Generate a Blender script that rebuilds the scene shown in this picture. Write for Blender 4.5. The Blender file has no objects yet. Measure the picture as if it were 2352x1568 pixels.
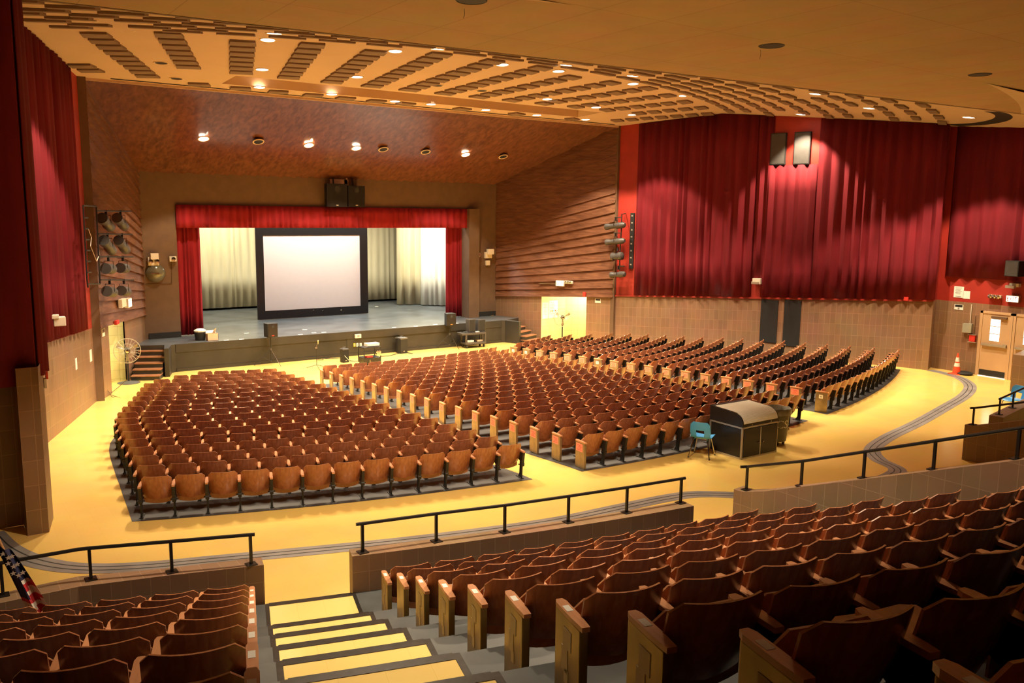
import bpy, bmesh, math, random
from math import sin, cos, pi, radians, hypot, atan2, sqrt
from mathutils import Vector, Matrix
random.seed(7)
S = bpy.context.scene
C = S.collection

# ------------------------------------------------------------------ camera
F, CX, CY, H = 1963.3, 1176.0, 784.0, 5.1
PITCH, ROLL, AS = radians(8.44), radians(.642), radians(55.186)
def _cam_axes():
    fwd = Vector((0, cos(PITCH), -sin(PITCH))); up = Vector((0, sin(PITCH), cos(PITCH))); r = Vector((1, 0, 0))
    x = cos(ROLL) * r + sin(ROLL) * up
    u = -sin(ROLL) * r + cos(ROLL) * up
    ad = AS - pi / 2
    B = Matrix(((sin(AS), cos(AS), 0), (sin(ad), cos(ad), 0), (0, 0, 1)))
    return B @ x, B @ (-u), B @ fwd
RX, RD, RF = _cam_axes()
def ray(px, py): return RX * ((px - CX) / F) + RD * ((py - CY) / F) + RF
CAM = Vector((0, 0, H))
def pz(px, py, z):                      # photo pixel -> point at height z
    d = ray(px, py); return CAM + d * ((z - H) / d.z)
def py_(px, py, Y):                     # photo pixel -> point at depth Y
    d = ray(px, py); return CAM + d * (Y / d.y)
def px_(px, py, X):
    d = ray(px, py); return CAM + d * (X / d.x)
def onpl(px, py, P, Q):                 # photo pixel -> point on the upright plane through P, Q
    n = Vector((-(Q[1] - P[1]), Q[0] - P[0])); d = ray(px, py)
    return CAM + d * ((n.x * P[0] + n.y * P[1]) / (n.x * d.x + n.y * d.y))
def proj(p):
    v = Vector(p) - CAM; w = v.dot(RF)
    if w < .05: return (-9999, -9999, w)
    return (CX + F * v.dot(RX) / w, CY + F * v.dot(RD) / w, w)
cd = bpy.data.cameras.new('camera'); cam = bpy.data.objects.new('camera', cd); C.objects.link(cam)
cd.sensor_width = 36; cd.lens = 36 * F / 2352; cd.clip_start = .05; cd.clip_end = 200
cam.matrix_world = Matrix.Translation(CAM) @ Matrix((RX, -RD, -RF)).transposed().to_4x4()
S.camera = cam

# ------------------------------------------------------------------ view, world
S.view_settings.view_transform = 'Standard'; S.view_settings.look = 'None'
S.view_settings.gamma = 1; S.view_settings.use_curve_mapping = False
S.view_settings.exposure = 0.28
S.cycles.use_denoising = True
S.cycles.max_bounces = 6; S.cycles.diffuse_bounces = 4; S.cycles.glossy_bounces = 3
S.cycles.transmission_bounces = 4; S.cycles.transparent_max_bounces = 6
S.cycles.caustics_reflective = False; S.cycles.caustics_refractive = False
S.cycles.sample_clamp_indirect = 6
W = bpy.data.worlds.new('world'); S.world = W; W.use_nodes = True
W.node_tree.nodes['Background'].inputs[0].default_value = (.02, .013, .008, 1)
W.node_tree.nodes['Background'].inputs[1].default_value = 1

# lamps: (x, y) in plan of the lit recessed lights come further down (LIT); their strength is here
SPOT_W, SPOT_DEG, SPOT_BLEND = 1900, 92, .22
SPOT_COL = (1, .80, .54)
STAGE_COL = (1, .93, .80)

# ------------------------------------------------------------------ room geometry
CC = (13.45, 43.3)                       # centre of the curved rows
def rad(x, y): return hypot(x - CC[0], y - CC[1])
def fz(x, y): return max(-.667, min(0, -.05 * (30.3 - rad(x, y))))
def fzr(r): return max(-.667, min(0, -.05 * (30.3 - r)))
def pf(px, py, dz=0):                    # photo pixel -> point dz above the floor
    z = 0
    for _ in range(50):
        p = pz(px, py, z + dz); z = .5 * z + .5 * fz(p.x, p.y)
    return p
RIDGE = 23.6
def cz(x, y):                            # plaster ceiling height
    r = rad(x, y)
    if r <= RIDGE: return 8.87 + .043 * (28 - y)
    k = RIDGE / r; yr = CC[1] + (y - CC[1]) * k
    return 8.87 + .043 * (28 - yr) - .117 * (r - RIDGE)
def pc(px, py):
    d = ray(px, py); t = 10.0
    for _ in range(400):
        p = CAM + d * t
        e = cz(p.x, p.y) - p.z
        if abs(e) < 1e-4: break
        t += e / (abs(d.z) + .12) * .5
    return p
RW = ((28.08, 15.5), (24.93, 28.07))     # right wall
LW = ((-.08, 15.5), (4.20, 28.07))       # left wall
YF = 28.0                                # front edge of the plaster ceiling
YP = 33.7                                # proscenium wall
ZS = .34                                 # stage floor

# ------------------------------------------------------------------ materials
def _nt(name):
    m = bpy.data.materials.new(name); m.use_nodes = True
    return m, m.node_tree, m.node_tree.nodes['Principled BSDF']
def mat(name, col, rough=.5, metal=0, var=.12, scale=6, bump=0, coat=0, emit=None, estr=0, stretch=None, spec=.5):
    m, t, b = _nt(name)
    b.inputs['Roughness'].default_value = rough; b.inputs['Metallic'].default_value = metal
    b.inputs['Specular IOR Level'].default_value = spec
    if coat: b.inputs['Coat Weight'].default_value = coat; b.inputs['Coat Roughness'].default_value = .15
    if emit: b.inputs['Emission Color'].default_value = (*emit, 1); b.inputs['Emission Strength'].default_value = estr
    tc = t.nodes.new('ShaderNodeTexCoord'); mp = t.nodes.new('ShaderNodeMapping'); n = t.nodes.new('ShaderNodeTexNoise')
    mp.inputs['Scale'].default_value = stretch or (1, 1, 1)
    n.inputs['Scale'].default_value = scale; n.inputs['Detail'].default_value = 4
    t.links.new(tc.outputs['Object'], mp.inputs[0]); t.links.new(mp.outputs[0], n.inputs['Vector'])
    r = t.nodes.new('ShaderNodeValToRGB')
    r.color_ramp.elements[0].position = .3; r.color_ramp.elements[1].position = .7
    r.color_ramp.elements[0].color = (*[c * (1 - var) for c in col], 1)
    r.color_ramp.elements[1].color = (*[min(1, c * (1 + var)) for c in col], 1)
    t.links.new(n.outputs['Fac'], r.inputs[0]); t.links.new(r.outputs[0], b.inputs['Base Color'])
    if bump:
        bn = t.nodes.new('ShaderNodeBump'); bn.inputs['Strength'].default_value = bump; bn.inputs['Distance'].default_value = .01
        t.links.new(n.outputs['Fac'], bn.inputs['Height']); t.links.new(bn.outputs[0], b.inputs['Normal'])
    return m
def tile_mat(name, col, joint, w, h, mortar=.006, rough=.45, var=.08):    # tiles laid by the face's own metre UVs
    m, t, b = _nt(name); b.inputs['Roughness'].default_value = rough
    uv = t.nodes.new('ShaderNodeUVMap'); br = t.nodes.new('ShaderNodeTexBrick')
    br.offset = 0; br.squash = 1
    br.inputs['Scale'].default_value = 1; br.inputs['Brick Width'].default_value = w; br.inputs['Row Height'].default_value = h
    br.inputs['Mortar Size'].default_value = mortar; br.inputs['Mortar Smooth'].default_value = .1; br.inputs['Bias'].default_value = 0
    br.inputs['Color1'].default_value = (*[c * (1 - var) for c in col], 1); br.inputs['Color2'].default_value = (*[c * (1 + var) for c in col], 1)
    br.inputs['Mortar'].default_value = (*joint, 1)
    t.links.new(uv.outputs[0], br.inputs['Vector'])
    n = t.nodes.new('ShaderNodeTexNoise'); n.inputs['Scale'].default_value = 1.2; n.inputs['Detail'].default_value = 5
    t.links.new(uv.outputs[0], n.inputs['Vector'])
    mx = t.nodes.new('ShaderNodeMixRGB'); mx.blend_type = 'OVERLAY'; mx.inputs[0].default_value = .18
    t.links.new(br.outputs['Color'], mx.inputs[1]); t.links.new(n.outputs['Color'], mx.inputs[2])
    hs = t.nodes.new('ShaderNodeHueSaturation'); hs.inputs['Saturation'].default_value = 1
    t.links.new(mx.outputs[0], hs.inputs['Color']); t.links.new(hs.outputs[0], b.inputs['Base Color'])
    bn = t.nodes.new('ShaderNodeBump'); bn.inputs['Strength'].default_value = .25; bn.inputs['Distance'].default_value = .004
    bn.invert = True
    t.links.new(br.outputs['Fac'], bn.inputs['Height']); t.links.new(bn.outputs[0], b.inputs['Normal'])
    return m
def wood_mat(name, c1, c2, rough, axis_scale, scale=3, coat=0, spec=.5):
    m, t, b = _nt(name); b.inputs['Roughness'].default_value = rough; b.inputs['Specular IOR Level'].default_value = spec
    if coat: b.inputs['Coat Weight'].default_value = coat; b.inputs['Coat Roughness'].default_value = .12
    tc = t.nodes.new('ShaderNodeTexCoord'); mp = t.nodes.new('ShaderNodeMapping'); mp.inputs['Scale'].default_value = axis_scale
    n = t.nodes.new('ShaderNodeTexNoise'); n.inputs['Scale'].default_value = scale; n.inputs['Detail'].default_value = 8; n.inputs['Distortion'].default_value = .6
    r = t.nodes.new('ShaderNodeValToRGB'); r.color_ramp.elements[0].position = .33; r.color_ramp.elements[1].position = .68
    r.color_ramp.elements[0].color = (*c1, 1); r.color_ramp.elements[1].color = (*c2, 1)
    t.links.new(tc.outputs['Object'], mp.inputs[0]); t.links.new(mp.outputs[0], n.inputs['Vector'])
    t.links.new(n.outputs['Fac'], r.inputs[0]); t.links.new(r.outputs[0], b.inputs['Base Color'])
    return m
M = {}
M['floor'] = tile_mat('yellow floor tile', (.84, .58, .17), (.76, .52, .15), .305, .305, .0015, .16, .012)
M['track'] = mat('grey floor track', (.30, .28, .27), .4, .2, .2, 2)
M['track_slot'] = mat('dark slot', (.03, .03, .03), .6)
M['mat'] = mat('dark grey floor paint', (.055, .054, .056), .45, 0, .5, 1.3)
M['riser'] = mat('grey painted riser', (.075, .08, .082), .5, 0, .3, 2)
M['nosing'] = mat('black step nosing', (.02, .019, .018), .35, 0, .5, 20)
M['step'] = tile_mat('yellow step tile', (.84, .62, .22), (.72, .52, .17), .305, .9, .0015, .16, .02)
M['tile'] = tile_mat('brown glazed wall tile', (.235, .135, .078), (.34, .20, .115), .203, .40, .006, .42)
M['parapet'] = tile_mat('brown parapet tile', (.245, .150, .088), (.33, .21, .125), .203, .40, .005, .42)
M['corridor'] = tile_mat('pale yellow corridor tile', (.72, .68, .36), (.50, .47, .24), .30, .30, .006, .4, .03)
M['brown'] = mat('brown painted wall', (.135, .078, .042), .75, 0, .1, 3)
M['redwall'] = mat('red painted panel', (.32, .022, .013), .55, 0, .12, 2)
M['redcurtain'] = mat('red velour curtain', (.145, .007, .013), .85, 0, .18, 4, stretch=(1, 1, .15), spec=.25)
M['redstage'] = mat('red stage curtain', (.27, .013, .02), .85, 0, .18, 5, stretch=(1, 1, .15), spec=.25)
M['cream'] = mat('cream stage curtain', (.62, .55, .36), .85, 0, .08, 4, stretch=(1, 1, .15), spec=.2)
M['white_curtain'] = mat('off white stage curtain', (.78, .76, .66), .85, 0, .06, 4, stretch=(1, 1, .15), spec=.2)
M['plaster'] = mat('cream ceiling plaster', (.66, .50, .35), .9, 0, .05, .5)
M['slot'] = mat('brown acoustic panel', (.235, .165, .115), .8, 0, .12, 3)
M['tileceil'] = tile_mat('tan ceiling panel', (.50, .35, .20), (.38, .26, .145), 1.22, 2.44, .008, .85, .03)
M['woodceil'] = wood_mat('varnished ceiling board', (.090, .030, .014), (.20, .078, .038), .28, (2.5, .25, 2.5), 3, .35)
M['woodwall'] = wood_mat('stained siding board', (.105, .040, .020), (.215, .095, .050), .42, (.5, .5, 4), 3)
M['seatback'] = wood_mat('brown plywood back', (.30, .105, .045), (.43, .165, .072), .27, (6, 6, .7), 4, .25)
M['seatpan'] = wood_mat('lighter plywood seat', (.40, .17, .075), (.52, .235, .11), .3, (5, .8, 5), 4, .2)
M['arm'] = wood_mat('orange wood armrest', (.50, .215, .10), (.60, .28, .14), .35, (5, .8, 5), 4, .2)
M['iron'] = mat('black cast iron', (.022, .02, .018), .5, .3)
M['endpanel'] = mat('tan metal end panel', (.30, .215, .115), .38, .45, .25, 5)
M['goldpanel'] = mat('brass coloured end panel', (.36, .25, .085), .35, .55, .25, 5)
M['sticker'] = mat('pink paper', (.95, .26, .19), .8, 0, .03)
M['stickerline'] = mat('dark red print', (.42, .06, .05), .8)
M['paper'] = mat('white paper', (.80, .78, .72), .8, 0, .03)
M['ink'] = mat('grey print', (.25, .25, .25), .8)
M['black'] = mat('matt black', (.012, .012, .012), .6)
M['blackgloss'] = mat('satin black paint', (.014, .013, .013), .32)
M['blackpanel'] = mat('black laminate', (.020, .017, .014), .35)
M['blacksteel'] = mat('black painted steel rail', (.016, .014, .013), .35, .2)
M['stagefloor'] = mat('dark stage floor', (.085, .095, .105), .30, 0, .3, 1.2, bump=.05)
M['stagefront'] = mat('black stage front', (.030, .027, .023), .45, 0, .2, 2)
M['tread'] = wood_mat('worn wooden tread', (.26, .11, .055), (.40, .18, .09), .4, (1, 4, 4), 4)
M['screen'] = mat('white projection fabric', (.86, .74, .66), .85, 0, .01)
M['alu'] = mat('aluminium trim', (.52, .48, .40), .35, .6, .08)
M['chrome'] = mat('chrome steel', (.62, .60, .56), .15, 1, .04)
M['grey'] = mat('grey plastic', (.10, .10, .10), .45)
M['midgrey'] = mat('charcoal plastic', (.06, .055, .052), .45)
M['rollwhite'] = mat('white tambour slat', (.80, .77, .68), .4, .1, .03)
M['blue'] = mat('blue moulded plastic', (.06, .36, .80), .38, 0, .06)
M['bin'] = mat('grey green bin plastic', (.13, .125, .085), .5, 0, .1)
M['bag'] = mat('clear grey bin liner', (.30, .30, .27), .25, 0, .3, 8)
M['orange'] = mat('orange cone plastic', (.95, .085, .03), .45, 0, .05)
M['reflective'] = mat('white reflective band', (.75, .70, .60), .4)
M['doorpaint'] = mat('tan painted door', (.55, .36, .20), .45, 0, .05, 2)
M['white'] = mat('off white plastic', (.72, .66, .55), .5, 0, .04)
M['greybox'] = mat('grey enamel box', (.33, .33, .26), .5, 0, .05)
M['red'] = mat('red enamel', (.60, .04, .03), .4)
M['brass'] = mat('brass', (.85, .58, .22), .25, .9, .05)
M['polewood'] = mat('varnished pole', (.55, .28, .12), .35)
M['flagred'] = mat('flag red', (.55, .03, .04), .75, 0, .06)
M['flagwhite'] = mat('flag white', (.75, .68, .58), .75, 0, .03)
M['flagblue'] = mat('flag blue', (.02, .022, .07), .75, 0, .08)
M['cardboard'] = mat('cardboard', (.72, .50, .33), .8, 0, .04)
M['tape'] = mat('beige masking tape', (.55, .47, .33), .7, 0, .08)
M['fanmetal'] = mat('pale wire guard', (.60, .56, .45), .35, .4)
M['fanblade'] = mat('brown grey fan blade', (.30, .23, .15), .4, .2)
M['lens'] = mat('lens glass', (.25, .25, .28), .08, .6)
M['lamp'] = mat('lit lamp', (1, .9, .75), .5, 0, .01, emit=(1, .90, .72), estr=14)
M['lampring'] = mat('white lamp rim', (.75, .60, .42), .6, 0, .02)
M['exitlit'] = mat('lit exit face', (1, .95, .85), .5, 0, .01, emit=(1, .90, .70), estr=1.7)
M['exitred'] = mat('exit letters', (.5, .04, .02), .6)
M['daylight'] = mat('daylight pane', (.6, .9, .9), .2, 0, .01, emit=(.62, .95, 1.0), estr=1.0)
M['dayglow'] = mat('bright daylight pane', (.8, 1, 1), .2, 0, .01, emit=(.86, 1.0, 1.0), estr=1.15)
M['rubber'] = mat('black rubber', (.02, .02, .02), .7)
M['clearfan'] = mat('clear lens dome', (.16, .15, .10), .15, .2)
M['projector'] = mat('white projector shell', (.72, .70, .64), .4)

# ------------------------------------------------------------------ mesh builder
class MB:
    def __init__(s): s.v = []; s.f = []; s.mi = []; s.uv = []
    def face(s, pts, m=0, uv=None):
        n = len(s.v); s.v += [tuple(p) for p in pts]; s.f.append(tuple(range(n, n + len(pts)))); s.mi.append(m); s.uv.append(uv)
        return s
    def raw(s, vs, fs, m=0):
        n = len(s.v); s.v += [tuple(p) for p in vs]
        for f in fs: s.f.append(tuple(i + n for i in f)); s.mi.append(m); s.uv.append(None)
        return s
    def box(s, lo, hi, m=0, T=None):
        x0, y0, z0 = lo; x1, y1, z1 = hi
        vs = [(x0, y0, z0), (x1, y0, z0), (x1, y1, z0), (x0, y1, z0), (x0, y0, z1), (x1, y0, z1), (x1, y1, z1), (x0, y1, z1)]
        if T: vs = [T @ Vector(v) for v in vs]
        return s.raw(vs, [(0, 3, 2, 1), (4, 5, 6, 7), (0, 1, 5, 4), (1, 2, 6, 5), (2, 3, 7, 6), (3, 0, 4, 7)], m)
    def bbox(s, lo, hi, b=.01, m=0, T=None):          # box with chamfered edges
        bm = bmesh.new(); bmesh.ops.create_cube(bm, size=1)
        for v in bm.verts:
            v.co = Vector([(lo[i] + hi[i]) / 2 + v.co[i] * (hi[i] - lo[i]) for i in range(3)])
        bmesh.ops.bevel(bm, geom=bm.edges[:], offset=b, segments=2, affect='EDGES', profile=.7)
        if T: bmesh.ops.transform(bm, matrix=T, verts=bm.verts)
        bm.verts.index_update()
        s.raw([v.co for v in bm.verts], [[v.index for v in f.verts] for f in bm.faces], m); bm.free(); return s
    def prism(s, poly, z0, z1, m=0, T=None):           # polygon (ccw xy) extruded in z
        n = len(poly)
        vs = [Vector((x, y, z0)) for x, y in poly] + [Vector((x, y, z1)) for x, y in poly]
        if T: vs = [T @ v for v in vs]
        fs = [tuple(reversed(range(n))), tuple(range(n, 2 * n))] + [(i, (i + 1) % n, n + (i + 1) % n, n + i) for i in range(n)]
        return s.raw(vs, fs, m)
    def tube(s, pts, r, n=8, m=0, cap=True, closed=False):
        pts = [Vector(p) for p in pts]; k = len(pts)
        rs = r if isinstance(r, (list, tuple)) else [r] * k
        vs = []; ref = None
        for i, p in enumerate(pts):
            if closed: d = pts[(i + 1) % k] - pts[i - 1]
            else: d = pts[min(i + 1, k - 1)] - pts[max(i - 1, 0)]
            d.normalize()
            if ref is None: ref = Vector((0, 0, 1)) if abs(d.z) < .9 else Vector((1, 0, 0))
            a = d.cross(ref).normalized(); b = a.cross(d).normalized(); ref = b
            for j in range(n):
                t = 2 * pi * j / n; vs.append(p + (a * cos(t) + b * sin(t)) * rs[i])
        fs = []
        for i in range(k if closed else k - 1):
            i2 = (i + 1) % k
            for j in range(n): fs.append((i * n + j, i * n + (j + 1) % n, i2 * n + (j + 1) % n, i2 * n + j))
        if cap and not closed: fs += [tuple(range(n)), tuple(reversed(range((k - 1) * n, k * n)))]
        return s.raw(vs, fs, m)
    def lathe(s, prof, n=24, m=0, T=None, sx=1, sy=1):
        vs = []; k = len(prof)
        for r, z in prof:
            for j in range(n): vs.append(Vector((r * sx * cos(2 * pi * j / n), r * sy * sin(2 * pi * j / n), z)))
        if T: vs = [T @ v for v in vs]
        fs = [(i * n + j, i * n + (j + 1) % n, (i + 1) * n + (j + 1) % n, (i + 1) * n + j) for i in range(k - 1) for j in range(n)]
        if prof[0][0] > 1e-4: fs.append(tuple(reversed(range(n))))
        if prof[-1][0] > 1e-4: fs.append(tuple(range((k - 1) * n, k * n)))
        return s.raw(vs, fs, m)
    def grid(s, fn, nu, nv, m=0, uvfn=None):            # fn(i/nu, j/nv) -> point
        n = len(s.v)
        for i in range(nu + 1):
            for j in range(nv + 1): s.v.append(tuple(fn(i / nu, j / nv)))
        for i in range(nu):
            for j in range(nv):
                q = [(i, j), (i + 1, j), (i + 1, j + 1), (i, j + 1)]
                s.f.append(tuple(n + a * (nv + 1) + b for a, b in q)); s.mi.append(m)
                s.uv.append([uvfn(a / nu, b / nv) for a, b in q] if uvfn else None)
        return s
def obj(name, mb, mats, parent=None, smooth=False, loc=None, rot=None, doublecheck=True):
    if isinstance(mats, str): mats = [mats]
    me = bpy.data.meshes.new(name); me.from_pydata(mb.v, [], mb.f)
    for k in mats: me.materials.append(M[k])
    me.polygons.foreach_set('material_index', mb.mi)
    if any(mb.uv):
        ul = me.uv_layers.new(name='UVMap')
        for p, u in zip(me.polygons, mb.uv):
            if u:
                for li, c in zip(p.loop_indices, u): ul.data[li].uv = c
    me.validate(); me.update()
    if smooth:
        me.polygons.foreach_set('use_smooth', [True] * len(me.polygons))
        try: me.set_sharp_from_angle(angle=radians(38))
        except Exception: pass
    o = bpy.data.objects.new(name, me); C.objects.link(o)
    if parent: o.parent = parent
    if loc is not None: o.location = loc
    if rot is not None: o.rotation_euler = rot
    return o
def thing(name, label, cat, loc=(0, 0, 0), rz=0, group=None):
    o = bpy.data.objects.new(name, None); C.objects.link(o); o.empty_display_size = .1
    o.location = loc; o.rotation_euler = (0, 0, rz); o['label'] = label; o['category'] = cat
    if group: o['group'] = group
    return o
def tag(o, label, cat, group=None):
    o['label'] = label; o['category'] = cat
    if group: o['group'] = group
    return o
def struct(name, mb, mats, smooth=False, parent=None):
    o = obj(name, mb, mats, parent, smooth)
    if not parent: o['kind'] = 'structure'
    return o
def wall(mb, a, b, z0, z1, m=0, us=None):               # upright quad a->b, heights may be pairs
    za0, zb0 = z0 if isinstance(z0, tuple) else (z0, z0); za1, zb1 = z1 if isinstance(z1, tuple) else (z1, z1)
    L = hypot(b[0] - a[0], b[1] - a[1]); s0, s1 = us if us else (za0 * 0, za0 * 0)
    mb.face([(a[0], a[1], za0), (b[0], b[1], zb0), (b[0], b[1], zb1), (a[0], a[1], za1)], m,
            [(0, za0 - s0), (L, zb0 - s1), (L, zb1 - s1), (0, za1 - s0)])
def block(mb, poly, z0, z1, m=0):                       # upright prism with metre UVs; z1 may be a function
    f1 = z1 if callable(z1) else (lambda x, y: z1)
    n = len(poly); u = 0
    for i in range(n):
        a, b = poly[i], poly[(i + 1) % n]; L = hypot(b[0] - a[0], b[1] - a[1])
        za, zb = f1(*a), f1(*b)
        mb.face([(*a, z0), (*b, z0), (*b, zb), (*a, za)], m, [(u, z0), (u + L, z0), (u + L, zb), (u, za)]); u += L
    mb.face([(*p, f1(*p)) for p in poly], m, [(p[0], p[1]) for p in poly])
    return mb
ORD = ['zeroth', 'first', 'second', 'third', 'fourth', 'fifth', 'sixth', 'seventh', 'eighth', 'ninth', 'tenth', 'eleventh', 'twelfth', 'thirteenth', 'fourteenth', 'fifteenth', 'sixteenth', 'seventeenth', 'eighteenth', 'nineteenth', 'twentieth', 'twenty-first', 'twenty-second', 'twenty-third', 'twenty-fourth', 'twenty-fifth']
def rotz(a): return Matrix.Rotation(a, 4, 'Z')

# ================================================================== THE SETTING
def arc(R, a): return (CC[0] + R * sin(a), CC[1] - R * cos(a))
def ang(x, R): return math.asin(max(-1, min(1, (x - CC[0]) / R)))
# ---- floor
mb = MB()
mb.grid(lambda u, v: (-4 + 36 * u, -3 + 36.5 * v, fz(-4 + 36 * u, -3 + 36.5 * v)), 90, 92, 0, lambda u, v: (36 * u, 36.5 * v))
struct('floor', mb, 'floor', smooth=True)
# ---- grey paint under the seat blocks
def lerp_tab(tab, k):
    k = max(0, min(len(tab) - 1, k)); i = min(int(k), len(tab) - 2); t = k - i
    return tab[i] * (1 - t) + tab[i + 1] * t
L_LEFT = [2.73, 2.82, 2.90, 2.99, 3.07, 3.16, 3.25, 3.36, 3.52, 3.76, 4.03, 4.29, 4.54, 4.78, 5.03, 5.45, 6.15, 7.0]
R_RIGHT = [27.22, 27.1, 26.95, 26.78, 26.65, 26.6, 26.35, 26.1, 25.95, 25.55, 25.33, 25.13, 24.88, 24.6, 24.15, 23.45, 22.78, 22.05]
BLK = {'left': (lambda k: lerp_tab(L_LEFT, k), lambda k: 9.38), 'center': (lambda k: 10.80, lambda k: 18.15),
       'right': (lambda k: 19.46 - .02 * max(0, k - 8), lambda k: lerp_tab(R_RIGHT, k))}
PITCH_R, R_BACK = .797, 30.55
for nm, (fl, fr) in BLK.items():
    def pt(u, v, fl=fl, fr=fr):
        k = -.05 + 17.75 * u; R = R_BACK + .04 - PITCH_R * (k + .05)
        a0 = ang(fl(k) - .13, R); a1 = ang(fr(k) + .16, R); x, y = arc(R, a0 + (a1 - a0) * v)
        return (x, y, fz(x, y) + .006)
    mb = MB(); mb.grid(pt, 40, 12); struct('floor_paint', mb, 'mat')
# ---- grey partition track set in the floor
def ribbon(pts, w, z, mbx, m=0, off=0):
    q = []
    for i, p in enumerate(pts):
        a = Vector(pts[max(i - 1, 0)][:2]); b = Vector(pts[min(i + 1, len(pts) - 1)][:2]); d = (b - a).normalized(); n = Vector((-d.y, d.x))
        c = Vector(p[:2]) + n * off
        q.append(((c + n * w / 2), (c - n * w / 2)))
    for i in range(len(q) - 1):
        mbx.face([(*q[i][0], fz(*q[i][0]) + z), (*q[i][1], fz(*q[i][1]) + z), (*q[i + 1][1], fz(*q[i + 1][1]) + z), (*q[i + 1][0], fz(*q[i + 1][0]) + z)], m)
def smooth_path(pts, n=8):
    out = []; P = [Vector(p[:2]) for p in pts]
    P = [2 * P[0] - P[1]] + P + [2 * P[-1] - P[-2]]
    for i in range(1, len(P) - 2):
        for j in range(n):
            t = j / n; a, b, c, d = P[i - 1:i + 3]
            out.append(.5 * ((2 * b) + (c - a) * t + (2 * a - 5 * b + 4 * c - d) * t * t + (3 * b - a - 3 * c + d) * t ** 3))
    out.append(P[-2]); return out
TRK = [(-20, 1225), (20, 1262), (90, 1291), (190, 1305), (330, 1301), (500, 1285), (700, 1266), (900, 1246), (1100, 1222), (1280, 1196), (1420, 1167), (1530, 1144), (1600, 1135), (1690, 1137), (1800, 1143), (1930, 1128), (2060, 1085), (2018, 1055), (2004, 1032), (2040, 1004), (2110, 970), (2170, 936), (2216, 908), (2228, 886), (2205, 868), (2165, 856), (2135, 850)]
tp = smooth_path([pf(*p) for p in TRK])
mb = MB(); ribbon(tp, .36, .004, mb, 0)
for o_ in (-.06, .06): ribbon(tp, .022, .006, mb, 1, o_)
struct('floor_track', mb, ['track', 'track_slot'])

# ---- raked seating in the foreground: risers and aisle steps
def Rn(j): return 35.45 if j == 0 else 35.82 + .845 * j
def zr(j): return .545 + .317 * j
NR = 11
def terrace(name, a0, a1, mats, nose=False, x_max=None, n=10):
    mb = MB()
    def P(R, t):
        b1 = ang(x_max, R) if x_max else a1
        return arc(R, a0 + (b1 - a0) * t)
    for j in range(NR):
        r0, r1 = Rn(j), Rn(j + 1); z = zr(j); zb = zr(j - 1) if j else 0
        for i in range(n):
            t0, t1 = i / n, (i + 1) / n
            A, B_, C_, D = P(r0, t0), P(r0, t1), P(r1, t1), P(r1, t0)
            L0, L1 = t0 * (a1 - a0) * r0, t1 * (a1 - a0) * r0
            mb.face([(*A, z), (*D, z), (*C_, z), (*B_, z)], 0, [(L0, 0), (L0, r1 - r0), (L1, r1 - r0), (L1, 0)])
            mb.face([(*A, zb), (*A, z), (*B_, z), (*B_, zb)], 0, [(L0, zb), (L0, z), (L1, z), (L1, zb)])
            if nose:
                E_, F_ = P(r0 + .075, t0), P(r0 + .075, t1); G, I_ = P(r0 - .015, t0), P(r0 - .015, t1)
                mb.face([(*G, z + .004), (*E_, z + .004), (*F_, z + .004), (*I_, z + .004)], 1)
                mb.face([(*G, z - .06), (*G, z + .004), (*I_, z + .004), (*I_, z - .06)], 1)
    if nose:
        for k, (ra, rb, z) in enumerate(((34.85, 35.15, .18), (35.15, 35.45, .36))):
            for i in range(n):
                A, B_, C_, D = P(ra, i / n), P(ra, (i + 1) / n), P(rb, (i + 1) / n), P(rb, i / n)
                mb.face([(*A, z), (*D, z), (*C_, z), (*B_, z)], 0, [(0, 0), (0, .3), (.1, .3), (.1, 0)])
                mb.face([(*A, z - .18), (*A, z), (*B_, z), (*B_, z - .18)], 1)
    return struct(name, mb, mats)
A_R, A_L = radians(-15.42), radians(-16.98)
terrace('seating_riser', A_R, 0, 'riser', x_max=9.96, n=12)
terrace('seating_riser', radians(-30), A_L, 'riser', n=12)
terrace('aisle_steps', A_L, A_R, ['step', 'nosing'], nose=True, n=4)
mb = MB()
for j in range(NR):                                       # dark edge strips beside the aisle
    for a, da in ((A_R, .0012), (A_L, -.0012)):
        p, q = arc(Rn(j), a), arc(Rn(j + 1), a); p2, q2 = arc(Rn(j), a + da), arc(Rn(j + 1), a + da); z = zr(j) + .005
        mb.face([(*p, z), (*q, z), (*q2, z), (*p2, z)])
struct('trim_1', mb, 'nosing')

# ---- parapets
mb = MB()
aa, ab = radians(-15.40), radians(-7.43)
poly = [arc(35.45, aa + (ab - aa) * i / 10) for i in range(11)] + [arc(35.21, ab - (ab - aa) * i / 10) for i in range(11)]
block(mb, poly, 0, 1.01); struct('parapet', mb, 'parapet')
mb = MB()
P1 = [pz(606, 1297, 1.01), pz(380, 1322, 1.01), pz(180, 1347, 1.01), pz(60, 1372, 1.01)]; P1.append(P1[-1] + (P1[-1] - P1[-2]) * 2)
P2 = [pz(600, 1279, 1.01), pz(380, 1305, 1.01), pz(180, 1323, 1.01), pz(60, 1349, 1.01)]; P2.append(P2[-1] + (P2[-1] - P2[-2]) * 2)
block(mb, [p[:2] for p in reversed(P1)] + [p[:2] for p in P2], 0, 1.01); struct('parapet', mb, 'parapet')
mb = MB()
yc = [8.18, 7.8, 6, 4, 2, .5]
fa = lambda x, y: 1.01 + .385 * max(0, 8.10 - y)
block(mb, [(9.955, y) for y in yc[::-1]] + [(9.945, 8.35), (10.2, 8.38)] + [(10.2, y) for y in yc], 0, fa); struct('parapet', mb, 'parapet')
mb = MB()
fb = lambda x, y: .77 + .35 * max(0, 8.9 - y)
yb = [8.94, 8.5, 6, 3, .5]
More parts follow.
